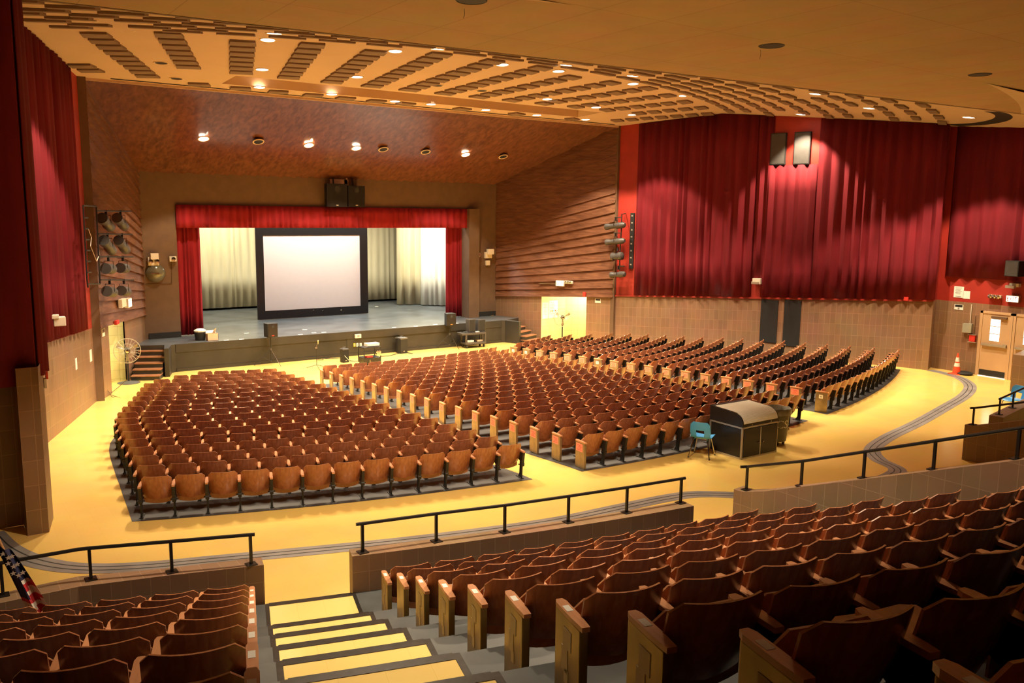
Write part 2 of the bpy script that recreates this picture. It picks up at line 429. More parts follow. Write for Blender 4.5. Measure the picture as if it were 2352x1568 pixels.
block(mb, [(18.15, y) for y in yb[::-1]] + [(18.14, 9.1), (18.4, 9.1)] + [(18.4, y) for y in yb], 0, fb); struct('parapet', mb, 'parapet')
mb = MB()
c0, c1 = pz(2305, 958.5, .77), pz(2272, 953, .77)
c2, c3 = pz(2352, 935, .77), pz(2352, 911.5, .77)
d1 = (c2 - c0).normalized(); e0, e1 = c0 + d1 * 5.5, c1 + d1 * 5.7
block(mb, [c0.xy, e0.xy, e1.xy, c1.xy], 0, .77); struct('parapet', mb, 'parapet')
mb = MB()
g = pz(2319, 898, 0); g1 = pz(2352, 903, 0); dg = Vector((.15, -1)).normalized()
block(mb, [g.xy, (g.xy + dg * 2.5), (g.xy + dg * 2.5 + Vector((1.2, .2))), (g.xy + Vector((1.2, .25)))], 0, 1.12); struct('parapet', mb, 'parapet')

# ---- side walls
def zbR(y): return 2.354 - .0585 * (y - 15.5)
def along(Wl, y): t = (y - Wl[0][1]) / (Wl[1][1] - Wl[0][1]); return (Wl[0][0] + (Wl[1][0] - Wl[0][0]) * t, y)
mb = MB()
for i in range(8):
    ya, yb_ = 15.5 + 12.57 * i / 8, 15.5 + 12.57 * (i + 1) / 8
    a, b = along(RW, ya), along(RW, yb_); u0, u1 = 12.96 * i / 8, 12.96 * (i + 1) / 8
    za, zb2 = zbR(ya), zbR(yb_)
    mb.face([(*b, zb2 - 2.5), (*a, za - 2.5), (*a, za), (*b, zb2)], 0, [(u1, -2.5 + .07), (u0, -2.5 + .07), (u0, .07), (u1, .07)])
    mb.face([(*b, zb2), (*a, za), (*a, cz(*a) + .3), (*b, cz(*b) + .3)], 1)
    na = Vector((-.97, -.24)) * .05
    mb.face([(b[0] + na.x, b[1] + na.y, zb2), (a[0] + na.x, a[1] + na.y, za), (a[0] + na.x, a[1] + na.y, za + .06), (b[0] + na.x, b[1] + na.y, zb2 + .06)], 1)
    mb.face([(*a, za), (a[0] + na.x, a[1] + na.y, za), (b[0] + na.x, b[1] + na.y, zb2), (*b, zb2)], 1)
    mb.face([(*a, za + .06), (*b, zb2 + .06), (b[0] + na.x, b[1] + na.y, zb2 + .06), (a[0] + na.x, a[1] + na.y, za + .06)], 1)
struct('wall_right', mb, ['tile', 'redwall'])
XD = 28.72
mb = MB()                                                # right return and the door wall
for z0, z1, m in ((-.2, 2.37, 0), (2.37, 8.6, 1)):
    wall(mb, (XD, 15.75), (28.08, 15.5), z0, z1, m)
    wall(mb, (XD, 2.0), (XD, 15.75), z0, z1, m)
struct('wall_right', mb, ['tile', 'redwall'])
# left wall
lp0, lp1 = onpl(106, 787.6, *LW), onpl(214, 752.8, *LW)
def zbL(y): return lp0.z + (lp1.z - lp0.z) * (y - lp0.y) / (lp1.y - lp0.y)
mb = MB()
for i in range(8):
    ya, yb_ = 15.5 + 12.57 * i / 8, 15.5 + 12.57 * (i + 1) / 8
    a, b = along(LW, ya), along(LW, yb_); u0, u1 = 13.3 * i / 8, 13.3 * (i + 1) / 8; za, zb2 = zbL(ya), zbL(yb_)
    mb.face([(*a, za - 2.8), (*b, zb2 - 2.8), (*b, zb2), (*a, za)], 0, [(u0, -2.8 + .02), (u1, -2.8 + .02), (u1, .02), (u0, .02)])
    mb.face([(*a, za), (*b, zb2), (*b, cz(*b) + .3), (*a, cz(*a) + .3)], 1)
struct('wall_left', mb, ['tile', 'redwall'])
mb = MB()                                                # pier, partition pocket and cross aisle side wall
zpc = py_(95, 886, 14.9).z
wall(mb, (1.11, 14.92), (1.41, 14.92), 0, zpc + .3, 0); wall(mb, (1.41, 14.92), (1.55, 15.6), 0, zpc + .3, 0)
wall(mb, (1.11, 15.5), (1.11, 14.92), 0, zpc + .3, 0); wall(mb, (-4, 15.5), (1.11, 15.5), 0, zpc + .3, 0)
wall(mb, (-4, 15.2), (1.41, 15.2), zpc, 8.6, 1); wall(mb, (1.41, 15.2), (1.6, 15.9), zpc, 8.6, 1)
wall(mb, (-.9, -3), (-.9, 15.5), 0, 8.6, 0)
struct('wall_left', mb, ['tile', 'redwall'])
# dark corner posts where tile meets the wood
mb = MB(); mb.box((4.12, 27.86, -.7), (4.36, 28.1, 8.9)); struct('trim_2', mb, 'brown')
mb = MB(); mb.box((24.84, 27.98, -.7), (24.98, 28.2, 8.9)); struct('trim_3', mb, 'brown')

# ---- splayed walls beside the stage: lapped siding over tile, with a doorway each
SL, SR = ((4.31, 28.07), (6.78, 33.7)), ((24.90, 28.07), (22.50, 33.7))
def fas(y): return 1.58 + (1.27 - 1.58) * (y - 28.07) / 5.63
def ctop(y): return 8.86 + (6.46 - 8.86) * (y - 28) / 5.7
def siding(name, Wl, sgn):
    a, b = Wl; d = Vector((b[0] - a[0], b[1] - a[1])).normalized(); n = Vector((d.y, -d.x)) * sgn
    mb = MB(); N = 18
    L = lambda q, t, o: (q[0] + n.x * o, q[1] + n.y * o, fas(q[1]) + (ctop(q[1]) + .1 - fas(q[1])) * t)
    for i in range(N):
        t0, t1 = i / N, (i + 1) / N
        mb.face([L(a, t0, .10), L(b, t0, .10), L(b, t1, .03), L(a, t1, .03)])
        mb.face([L(a, t0, .02), L(b, t0, .02), L(b, t0, .10), L(a, t0, .10)])
        for q in (a, b): mb.face([L(q, t0, .02), L(q, t0, .10), L(q, t1, .03), L(q, t1, .02)])
    struct(name, mb, 'woodwall')
siding('wall_left', SL, 1); siding('wall_right', SR, -1)
def doorway(name, Wl, pa, pb):                            # tile wall with an opening up to the fascia
    a, b = Wl; mb = MB(); q = [a, pa, pb, b]; u = 0
    for i in range(3):
        s, e = q[i], q[i + 1]; L_ = hypot(e[0] - s[0], e[1] - s[1])
        if i != 1: mb.face([(*s, -.75), (*e, -.75), (*e, fas(e[1]) + .05), (*s, fas(s[1]) + .05)], 0, [(u, -.75), (u + L_, -.75), (u + L_, 1.6), (u, 1.6)])
        u += L_
    return struct(name, mb, 'tile')
r0, r1 = onpl(1346, 740, *SR), onpl(1243, 740, *SR)
l0, l1 = onpl(254, 840, *SL), onpl(291, 840, *SL)
doorway('wall_right', SR, tuple(r0.xy), tuple(r1.xy)); doorway('wall_left', SL, tuple(l0.xy), tuple(l1.xy))
def jamb(mb, p, n, dpt=.3):
    e = (p[0] + n[0] * dpt, p[1] + n[1] * dpt); wall(mb, p, e, -.7, 1.7)
mb = MB()                                                 # right corridor
k = pz(1297, 776, -.667); nR = Vector((.92, .39))
far = Vector((k.x, k.y)) + Vector((2.6, -2.2)); lj = Vector(r1.xy[:]) if hasattr(r1, 'xy') else r1
wall(mb, tuple(lj), tuple(k.xy), -.7, 2.0); wall(mb, tuple(k.xy), tuple(far), -.7, 2.0)
rj = r0.xy; wall(mb, tuple(rj + nR * 3), tuple(rj), -.7, 2.0)
mb.face([(lj.x - .2, lj.y, 2.0), (k.x, k.y, 2.0), (far.x, far.y, 2.0), (rj.x + nR.x * 3, rj.y + nR.y * 3, 2.0), (rj.x, rj.y, 2.0)], 0, [(0, 0)] * 5)
mb.face([(lj.x, lj.y, -.664), (rj.x, rj.y, -.664), (rj.x + nR.x * 3, rj.y + nR.y * 3, -.664), (far.x, far.y, -.664), (k.x, k.y, -.664)], 1, [(p[0], p[1]) for p in (lj, rj, rj + nR * 3, far, k)])
struct('corridor', mb, ['corridor', 'floor'])
mb = MB()                                                 # left corridor
c0_, c1_ = pz(240, 877, -.667), pz(300, 876, -.667)
wall(mb, (c0_.x - 2.5, c0_.y), (l1.x, c0_.y), -.7, 2.0)
wall(mb, (l0.x, l0.y), (l0.x - 2.6, l0.y + .6), -.7, 2.0)
mb.face([(l0.x - 2.6, l0.y, 2.0), (l0.x, l0.y, 2.0), (l1.x, l1.y, 2.0), (l1.x - 3.5, l1.y, 2.0)], 0, [(0, 0)] * 4)
mb.face([(l0.x - 2.6, l0.y + .5, -.664), (l0.x, l0.y, -.664), (l1.x, l1.y + .1, -.664), (l1.x - 3.5, l1.y + .1, -.664)], 1, [(0, 0), (2, 0), (2, 2), (0, 2)])
struct('corridor', mb, ['corridor', 'floor'])

# ---- proscenium wall and sloping board ceiling
mb = MB(); XL, XR_ = 8.06, 20.80; ZT = 5.0
def quad(x0, x1, z0, z1, y=YP, m=0): mb.face([(x0, y, z0), (x1, y, z0), (x1, y, z1), (x0, y, z1)], m)
quad(6.7, XL, -.7, 6.6); quad(XR_, 22.6, -.7, 6.6); quad(XL, XR_, ZT, 6.6)
for x in (XL, XR_): mb.face([(x, YP, ZS), (x, YP + .5, ZS), (x, YP + .5, ZT), (x, YP, ZT)])
mb.box((20.80, 33.42, ZS), (21.35, YP, 5.33))
struct('wall_stage', mb, 'brown')
mb = MB()
mb.box((6.9, YP - .03, ZS), (XL, YP, ZS + .22)); mb.box((21.36, YP - .03, ZS), (22.45, YP, ZS + .22)); struct('baseboard_stage', mb, 'black')
mb = MB(); N = 39; X0, X1 = 4.2, 25.0; w = (X1 - X0) / N
yA, yB = YF + .02, YP
for i in range(N):
    xa, xb = X0 + w * i, X0 + w * (i + 1)
    def clipy(x):                                          # the boards end on the splayed walls
        yl = 28.07 + (x - 4.31) / (6.78 - 4.31) * 5.63 if x < 6.78 else YP
        yr = 28.07 + (24.93 - x) / (24.93 - 22.5) * 5.63 if x > 22.5 else YP
        return max(yA + .05, min(YP, yl, yr) + .15)
    ya_, yb_ = clipy(xa), clipy(xb); ze = lambda y: ctop(y)
    mb.face([(xa, yA, ze(yA) + .07), (xa, ya_, ze(ya_) + .07), (xb, yb_, ze(yb_)), (xb, yA, ze(yA))])
    mb.face([(xb, yA, ze(yA)), (xb, yb_, ze(yb_)), (xb, yb_, ze(yb_) + .09), (xb, yA, ze(yA) + .09)])
    mb.face([(xa, yA, ze(yA) + .07), (xb, yA, ze(yA)), (xb, yA, ze(yA) + .35), (xa, yA, ze(yA) + .35)])
    mb.face([(xa, yA, ze(yA) + .00), (xb, yA, ze(yA) - .05), (xb, yA + .45, ze(yA + .45) - .045), (xa, yA + .45, ze(yA + .45) + .005)])
    mb.face([(xa, yA, ze(yA) + .00), (xa, yA, ze(yA) + .2), (xb, yA, ze(yA) + .2), (xb, yA, ze(yA) - .05)])
struct('ceiling', mb, 'woodceil')

# ---- plaster ceiling
def cgrid(mb, r0, r1, n, m=0):
    pass
mb = MB()
TR0, TR1 = 26.95, 25.55                                     # the lighting trench across it
NX = 44
xs = [-1.5 + 32 * i / NX for i in range(NX + 1)]
ys = [9.8 + (25.55 - 9.8) * i / 30 for i in range(31)] + [TR0, YF]
def inroom(x, y):
    return True
for i in range(NX):
    for j in range(len(ys) - 1):
        xa, xb, ya_, yb_ = xs[i], xs[i + 1], ys[j], ys[j + 1]
        if ya_ == 25.55 and 7.9 < xa and xb < 22.4: continue
        mb.face([(xa, ya_, cz(xa, ya_)), (xa, yb_, cz(xa, yb_)), (xb, yb_, cz(xb, yb_)), (xb, ya_, cz(xb, ya_))], 0)
tx0, tx1 = [x for x in xs if x > 7.9][0], [x for x in xs if x < 22.4][-1]
def cq(pts): mb.face(pts, 0)
za, zb_ = cz(14, TR1), cz(14, TR0)
cq([(tx0, TR0, zb_), (tx0, TR0 + .1, zb_ + .55), (tx1, TR0 + .1, zb_ + .55), (tx1, TR0, zb_)])
cq([(tx0, TR1, za), (tx1, TR1, za), (tx1, TR1, za + .45), (tx0, TR1, za + .45)])
cq([(tx0, TR1, za + .45), (tx1, TR1, za + .45), (tx1, TR0 + .1, zb_ + .55), (tx0, TR0 + .1, zb_ + .55)])
for x in (tx0, tx1): cq([(x, TR1, za), (x, TR1, za + .45), (x, TR0 + .1, zb_ + .55), (x, TR0, zb_)])
CEIL = struct('ceiling', mb, 'plaster', smooth=False)
mb = MB()                                                   # edge bead and dark slot over the boards
mb.box((4.3, YF - .02, 8.80), (24.9, YF + .05, 8.88)); mb.box((5.0, YF - .28, 8.862), (24.4, YF - .20, 8.869), 1)
struct('trim_4', mb, ['plaster', 'track_slot'])

# ---- lower rear ceiling
E0, E1 = Vector((1.0, 14.19)), Vector((28.9, 11.6))
ZC = 8.0
mb = MB()
back = [(-1, -4), (29, -4)]
A_, B_ = (-1.2, 14.4), (28.9, 11.6)
UVF = lambda x, y: (x + .3, y * 1.0)
mb.face([(*A_, ZC), (*B_, ZC), (29, -4, ZC), (-1.2, -4, ZC)], 0, [UVF(*p) for p in (A_, B_, (29, -4), (-1.2, -4))])
mb.face([(*A_, ZC), (*A_, ZC + .6), (*B_, ZC + .6), (*B_, ZC)], 0, [(0, 0), (0, .1), (.1, .1), (.1, 0)])
struct('ceiling', mb, 'tileceil')
mb = MB(); d_ = (Vector(B_) - Vector(A_)).normalized(); nn = Vector((-d_.y, d_.x)) * .05
mb.face([(*A_, ZC - .012), (*B_, ZC - .012), (B_[0] - nn.x, B_[1] - nn.y, ZC - .012), (A_[0] - nn.x, A_[1] - nn.y, ZC - .012)]); struct('trim_5', mb, 'slot')
# ---- curved partition track in the ceiling above the right corner
mb = MB(); cp = smooth_path([pc(2190, 287.5), pc(2250, 284), pc(2290, 277), pc(2306, 268.5), pc(2298, 261), pc(2278, 256)], 6)
for i in range(len(cp) - 1):
    p, q = cp[i], cp[i + 1]; d = (q - p).normalized(); n_ = Vector((-d.y, d.x)) * .22
    z = lambda v: cz(*v) - .006
    mb.face([(*(p + n_), z(p + n_)), (*(p - n_), z(p - n_)), (*(q - n_), z(q - n_)), (*(q + n_), z(q + n_))])
struct('ceiling_track', mb, 'track_slot')

# ---- end walls behind the camera
mb = MB(); wall(mb, (29, -3), (-1, -3), 0, 8.6); wall(mb, (29, -3), (29, 3), 0, 8.6); struct('wall_back', mb, 'brown')

# ---- stage
mb = MB()
sp = [(6.78, 33.75), (6.18, 32.33), (7.05, 31.96), (6.84, 31.10), (6.98, 31.05), (7.24, 31.80), (7.42, 31.92), (21.60, 31.95), (21.75, 31.85), (22.03, 31.14), (22.17, 31.2), (21.93, 31.98), (22.86, 32.36), (22.5, 33.75)]
mb.face([(*p, ZS) for p in reversed(sp)][::-1], 0, [(p[0], p[1]) for p in sp])
mb.face([(4.5, YP, ZS - .001), (24.5, YP, ZS - .001), (24.5, 44, ZS - .001), (4.5, 44, ZS - .001)], 0, [(4.5, YP), (24.5, YP), (24.5, 44), (4.5, 44)])
for i in range(len(sp) - 1):
    a, b = sp[i], sp[i + 1]
    if i in (0, 12): continue
    mb.face([(*a, -.72), (*b, -.72), (*b, ZS), (*a, ZS)], 1)
struct('stage_floor', mb, ['stagefloor', 'stagefront'])
mb = MB()                                                    # front panels: lip, dark recessed bays between plain piers
mb.box((7.42, 31.90, ZS - .30), (21.60, 31.96, ZS - .002))
mb.box((7.42, 31.93, -.69), (8.95, 31.96, ZS - .3)); mb.box((14.05, 31.92, -.69), (14.75, 31.96, ZS - .3)); mb.box((20.55, 31.92, -.69), (21.6, 31.96, ZS - .3))
mb.box((7.42, 31.90, -.69), (21.6, 31.955, -.55))
struct('trim_6', mb, 'stagefront')
mb = MB()
for a, b in ((8.95, 14.05), (14.75, 20.55)): mb.face([(a, 31.945, -.56), (b, 31.945, -.56), (b, 31.945, ZS - .29), (a, 31.945, ZS - .29)])
struct('trim_7', mb, 'black')
def stair(name, base, wv, d, n=5, W_=.93):                   # treads climb along d; wv points along the step
    mb = MB(); run = .30; rise = (ZS + .667) / 6
    for i in range(n):
        z = -.667 + rise * (i + 1)
        for lo, hi, m, o in ((0, run, 0, .03), ):
            a = base + d * (run * i - o); b = base + d * (run * n + .02)
            mb.prism([tuple(q) for q in (a, a + wv * W_, b + wv * W_, b)], z - .035, z, 0)
            a = base + d * (run * i); 
            mb.prism([tuple(q) for q in (a, a + wv * W_, b + wv * W_, b)], z - rise, z - .035, 1)
    struct(name, mb, ['tread', 'stagefront'])
dl = Vector((.402, .916)); stair('stage_steps', Vector((5.70, 31.00)), Vector((.916, -.402)), dl)
dr = Vector((-.392, .92)); stair('stage_steps', Vector((22.45, 30.75)), Vector((.92, .392)), dr)
# stage house
mb = MB()
for a, b in (((4.5, 34.2), (4.5, 44)), ((4.5, 44), (24.5, 44)), ((24.5, 44), (24.5, 34.2))): wall(mb, a, b, ZS, 9)
wall(mb, (XL, 34.2), (4.5, 34.2), ZS, 9); wall(mb, (24.5, 34.2), (XR_, 34.2), ZS, 9); wall(mb, (XR_, 34.2), (XL, 34.2), 5.0, 9)
mb.face([(4.5, 34.2, 9), (24.5, 34.2, 9), (24.5, 44, 9), (4.5, 44, 9)], 0, [(0, 0)] * 4)
struct('wall_stage', mb, 'brown')

# ================================================================== CEILING PANELS AND LAMPS
def slot_mesh(w, d, name):
    mb = MB(); mb.prism([(-w / 2, -d / 2), (w / 2, -d / 2), (w / 2 - .03, d / 2), (-w / 2 + .03, d / 2)], -.055, .03); return mb
SLOTS = []                                                   # (x, y, azimuth, kind)
for i in range(-8, 13):
    a = radians(-.64 + 4.03 * i)
    front = 24.85 if -5.5 < i < 7.5 else 26.72
    R = (CC[1] - front) / cos(a)
    if -5.5 < i < 7.5:
        Rl = (CC[1] - 27.32) / cos(a); SLOTS.append((*arc(Rl, a), a, 0))
    while R < RIDGE - .25:
        x, y = arc(R, a)
        xl = along(LW, y)[0] + .45; xr = along(RW, y)[0] - .45
        if xl < x < xr: SLOTS.append((x, y, a, 0))
        R += .60
for rr in range(11):
    R = RIDGE + .45 + .72 * rr
    for i in range(-14, 22):
        a = radians(-.64 + 2.75 * (i + .5 * (rr % 2))); x, y = arc(R, a)
        if y < 11.8 or y < 14.8 - .09 * x: continue
        if along(LW, y)[0] + .6 < x < (along(RW, y)[0] if y > 15.5 else XD) - .6 and x < 27.6: SLOTS.append((x, y, a, 1))
LITP = [(290, 68), (630, 76), (615, 91), (602, 159), (596, 200), (820, 176), (908, 117), (1005, 112), (762, 216), (907, 232), (990, 239), (1154, 148), (1116, 252), (1233, 264), (1300, 149), (1283, 163), (1257, 227), (1345, 274), (1369, 246), (1453, 174), (1454, 192), (1452, 263), (1571, 219), (1873, 215), (1839, 262), (1996, 248), (2225, 269)]
DARKP = [(370, 144), (405, 180), (203, 45), (1005, 196), (1107, 208)]
LAMPS = [(pc(*p), True, p) for p in LITP] + [(pc(*p), False, p) for p in DARKP]
SLOTS = [s for s in SLOTS if all(hypot(s[0] - l[0].x, s[1] - l[0].y) > .5 for l in LAMPS)]
def vis(x, y):
    q = proj((x, y, cz(x, y))); return -30 < q[0] < 2382 and -40 < q[1] < 330
SLOTS = [s for s in SLOTS if vis(s[0], s[1])]
SLOTS.sort(key=lambda s: -(1 if s[3] == 0 else .45) / proj((s[0], s[1], cz(s[0], s[1])))[2] ** 2)
SM = [slot_mesh(.64, .40, ''), slot_mesh(.86, .26, '')]
slot_data = []
for k in (0, 1):
    o = obj('acoustic_panel', SM[k], 'slot', CEIL); slot_data.append(o)
def tilt(x, y):
    e = .05; return Vector((-(cz(x + e, y) - cz(x - e, y)) / (2 * e), -(cz(x, y + e) - cz(x, y - e)) / (2 * e), 1)).normalized()
def slotM(s):
    n = tilt(s[0], s[1]); q = Vector((0, 0, 1)).rotation_difference(n).to_matrix().to_4x4()
    return Matrix.Translation((s[0], s[1], cz(s[0], s[1]))) @ q @ rotz(s[2] + pi)
used = [False, False]
for s in SLOTS[:100]:
    k = s[3]
    if used[k]: o = slot_data[k].copy(); C.objects.link(o)
    else: o = slot_data[k]; used[k] = True
    o.parent = CEIL; o.matrix_local = slotM(s)
if not used[1]: bpy.data.objects.remove(slot_data[1])
if len(SLOTS) > 100:
    mb = MB()
    for s in SLOTS[100:]:
        T = slotM(s); q = SM[s[3]]; mb.raw([T @ Vector(v) for v in q.v], q.f)
    o = obj('acoustic_panel_field', mb, 'slot', CEIL); o['kind'] = 'stuff'

def spot(parent, w, deg=SPOT_DEG, blend=SPOT_BLEND, col=SPOT_COL, z=-.06, tilt_=None):
    l = bpy.data.lights.new('lamp_light', 'SPOT'); l.energy = w; l.spot_size = radians(deg); l.spot_blend = blend; l.color = col; l.shadow_soft_size = .14
    o = bpy.data.objects.new('lamp_light', l); C.objects.link(o); o.parent = parent; o.location = (0, 0, z)
    if tilt_: o.rotation_euler = tilt_
    return o
_rim = MB(); _rim.lathe([(.16, .01), (.165, -.012), (.20, -.012), (.205, .01)], 20)
_bulb = MB(); _bulb.lathe([(.001, -.004), (.16, -.004), (.16, .01)], 20)
_hole = MB(); _hole.lathe([(.001, -.002), (.16, -.002), (.16, .01)], 20)
P_RIM = P_BULB = P_HOLE = None
def part(proto, name, mb, m, parent):
    if proto is None: return obj(name, mb, m, parent)
    o = proto.copy(); C.objects.link(o); o.parent = parent; return o
def downlight(p, lit, label, group, normal=None, power=SPOT_W, deg=SPOT_DEG):
    global P_RIM, P_BULB, P_HOLE
    t = thing('recessed_downlight', label, 'ceiling light', p, 0, group)
    if normal is not None: t.rotation_euler = Vector((0, 0, 1)).rotation_difference(normal).to_euler()
    r = part(P_RIM, 'rim', _rim, 'lampring', t); P_RIM = P_RIM or r
    if lit:
        b = part(P_BULB, 'bulb', _bulb, 'lamp', t); P_BULB = P_BULB or b
        s = spot(t, power, deg)
        if normal is not None: s.rotation_euler = t.rotation_euler.to_matrix().inverted().to_euler()
    else:
        b = part(P_HOLE, 'empty_socket', _hole, 'black', t); P_HOLE = P_HOLE or b
    return t
rows = {}
for p, lit, px in LAMPS:
    q = p
    key = ('stage edge' if q.y > 26.3 else 'second' if q.y > 23.3 else 'third' if rad(q.x, q.y) < 24.3 and q.y > 19.9 else 'rear') if q.x < 26 else 'rear'
    rows.setdefault((key, lit), []).append((px[0], px[1], p))
DESC = {'stage edge': 'in the stage edge row', 'second': 'in the second row from the stage', 'third': 'in the third row from the stage', 'rear': 'on plaster ceiling nearest the lower ceiling'}
for (key, lit), lst in rows.items():
    lst.sort()
    for i, (a, b_, p) in enumerate(lst):
        n = tilt(p.x, p.y); nm = ('lit round downlight, ' if lit else 'unlit dark round downlight, ') + ORD[i + 1] + ' from the left ' + DESC[key]
        if len(lst) == 1: nm = ('lit' if lit else 'unlit dark') + ' round downlight ' + DESC[key]
        downlight(p - Vector((0, 0, .004)), lit, nm, 'plaster ceiling downlights', n)
def pw(px, py):
    d = ray(px, py); k = (ctop(30) - ctop(28)) / 2
    t = (ctop(28) - k * 28 - H) / (d.z - k * d.y); return CAM + d * t
nw = Vector((0, 2.4 / 5.7, 1)).normalized()
for i, p in enumerate([(467, 315), (709, 330), (818, 337), (1069, 352)]):
    downlight(pw(*p) - nw * .06, True, 'lit white downlight in the sloping wooden ceiling, %s lit one from the left' % ORD[i + 1], 'wooden ceiling downlights', nw, 900, 100)
for i, p in enumerate([(593, 322), (880, 340), (977, 346), (1155, 357)]):
    downlight(pw(*p) - nw * .06, False, 'dark unlit downlight ring in the sloping wooden ceiling, %s unlit from the left' % ORD[i + 1], 'wooden ceiling downlights', nw)
# big dark openings in the lower ceiling, two with a wire hanging out
for i, (p, wr, w_) in enumerate([((1083, 1), (1066, 42), 'the leftmost, at the top edge'), ((1772, 105), (1747, 136), 'the middle one of three'), ((2251, 171), None, 'the rightmost of three')]):
    c = pz(*p, ZC)
    t = thing('ceiling_opening', 'round dark opening in the lower tan ceiling, ' + w_ + (', wire hanging' if wr else ''), 'ceiling light', (c.x, c.y, ZC), 0, 'openings in the lower ceiling')
    m_ = MB(); m_.lathe([(.001, -.004), (.19, -.004), (.205, -.012), (.22, -.004), (.22, .02)], 24); obj('dark_disc', m_, 'black', t)
    if wr:
        q = pz(wr[0], wr[1] - 22, ZC); m_ = MB(); zb = py_(wr[0], wr[1], q.y).z - ZC
        m_.tube([(q.x - c.x, q.y - c.y, 0), (q.x - c.x + .01, q.y - c.y, zb * .5), (q.x - c.x - .01, q.y - c.y, zb)], .004, 5); obj('hanging_wire', m_, 'ink', t)

# lamps of the lower ceiling over the aisle steps, above the picture
for q in ((3.2, 6.2), (6.4, 4.6)):
    downlight(Vector((q[0], q[1], ZC)), True, 'lit downlight in the lower tan ceiling over the aisle steps, %s one' % ('left' if q[0] < 5 else 'right'), 'lower ceiling downlights', None, 620 if q[0] < 5 else 260, 80)
for q, w_, nm_ in (((8.0, 8.4), 1900, 'nearer'), ((4.6, 9.4), 1100, 'farther')):
    downlight(Vector((q[0], q[1], ZC)), True, 'lit downlight in the lower tan ceiling over the cross aisle, %s one' % nm_, 'lower ceiling downlights', None, w_, 100)
# stage and corridor light
def area(name, loc, rot, sx, sy, w, col):
    l = bpy.data.lights.new(name, 'AREA'); l.shape = 'RECTANGLE'; l.size = sx; l.size_y = sy; l.energy = w; l.color = col
    o = bpy.data.objects.new(name, l); C.objects.link(o); o.location = loc; o.rotation_euler = rot; return o
area('border_light', (10.5, 40.8, 6.6), (radians(-8), 0, 0), 6, .3, 620, (1, .90, .62))
area('border_light', (19.8, 37.2, 6.6), (radians(-12), 0, 0), 4, .3, 1000, (1, .94, .72))
area('border_light', (15.0, 35.2, 6.4), (radians(4), 0, 0), 7, .3, 420, (.95, 1, 1))
area('corridor_light', (r0.x + .7, r0.y + 1.0, 1.9), (0, 0, 0), 1.2, .4, 95, (1, .95, .72))
area('corridor_light', (l0.x - .6, l0.y + 1.3, 1.9), (0, 0, 0), 1.0, .4, 40, (1, .97, .70))

# ================================================================== CURTAINS
def curtain(name, label, P, Q, zb, zt, wave, amp, m, group=None, nv=5, out=1, seed=1, cat='curtain', flare=.15):
    rnd = random.Random(seed); d = Vector((Q[0] - P[0], Q[1] - P[1])); L = d.length; d.normalize(); n = Vector((d.y, -d.x)) * out
    k = max(2, int(L / wave)); ws = [rnd.uniform(.6, 1.4) for _ in range(k)]; sm = sum(ws); ws = [w / sm for w in ws]
    cs = [0]
    for w in ws: cs.append(cs[-1] + w)
    am = [rnd.uniform(.55, 1.1) for _ in range(k)]
    prof = []
    for i in range(k):
        for s in (0, .12, .28, .5, .72, .88):
            prof.append((cs[i] + ws[i] * s, amp * am[i] * (.5 - .5 * cos(2 * pi * s)) ** .8))
    prof.append((1, 0))
    f = (lambda v, t: v(t) if callable(v) else v)
    vs = []; nn = len(prof)
    for (t, o) in prof:
        for j in range(nv + 1):
            h = j / nv; oo = .035 + o * (1 + flare * (1 - h)) * (.75 + .25 * (1 - h))
            vs.append((P[0] + d.x * L * t + n.x * oo, P[1] + d.y * L * t + n.y * oo, f(zb, t) * (1 - h) + f(zt, t) * h))
    fs = [(i * (nv + 1) + j, (i + 1) * (nv + 1) + j, (i + 1) * (nv + 1) + j + 1, i * (nv + 1) + j + 1) for i in range(nn - 1) for j in range(nv)]
    mb = MB(); mb.raw(vs, fs)
    o = obj(name, mb, m, smooth=True); so = o.modifiers.new('cloth', 'SOLIDIFY'); so.thickness = .012
    return tag(o, label, cat, group)
def Yp(px, py, Wl): return onpl(px, py, *Wl).y
def rcurt(xa, xb, zb, zt, label, seed):
    ya, yb = Yp(xa, 500, RW), Yp(xb, 500, RW); P, Q = along(RW, ya), along(RW, yb)
    curtain('wall_curtain', label, P, Q, (lambda t: zb(ya + (yb - ya) * t)), (lambda t: zt(P[0] + (Q[0] - P[0]) * t, ya + (yb - ya) * t)), .37, .13, 'redcurtain', 'red wall curtains on the tiled side walls', seed=seed, out=1)
lo = lambda y: zbR(y) + .07
top = lambda x, y: cz(x, y) - .02
rcurt(1462, 1734, lo, top, 'tall red pleated wall curtain beside the wooden siding, over the brown tile', 3)
yn = onpl(1745, 640, *RW); zn = yn.z
rcurt(1735, 1769, lambda y: zn, top, 'narrow red curtain strip just left of the paired black grilles, above emergency light', 4)
znb = onpl(1820, 379, *RW).z
rcurt(1756, 1872, lo, lambda x, y: znb, 'red wall curtain directly under the paired black grilles', 5)
rcurt(1873, 2164, lo, top, 'wide red pleated wall curtain between the black grilles and the far corner', 6)
curtain('wall_curtain', 'dark red curtain above the double doors at the right edge', (XD, 15.5), (XD, 4), 3.2, 8.25, .5, .12, 'redcurtain', 'red wall curtains on the tiled side walls', out=1, seed=9)
ya, yb = Yp(100, 640, LW), Yp(186, 640, LW); ya -= 3.5
P, Q = along(LW, ya), along(LW, yb)
curtain('wall_curtain', 'red pleated curtain on the far left wall above the white paper strips', P, Q, lambda t: zbL(ya + (yb - ya) * t) + .05, lambda t: cz(P[0] + (Q[0] - P[0]) * t, ya + (yb - ya) * t) - .02, .36, .13, 'redcurtain', 'red wall curtains on the tiled side walls', out=1, seed=11)
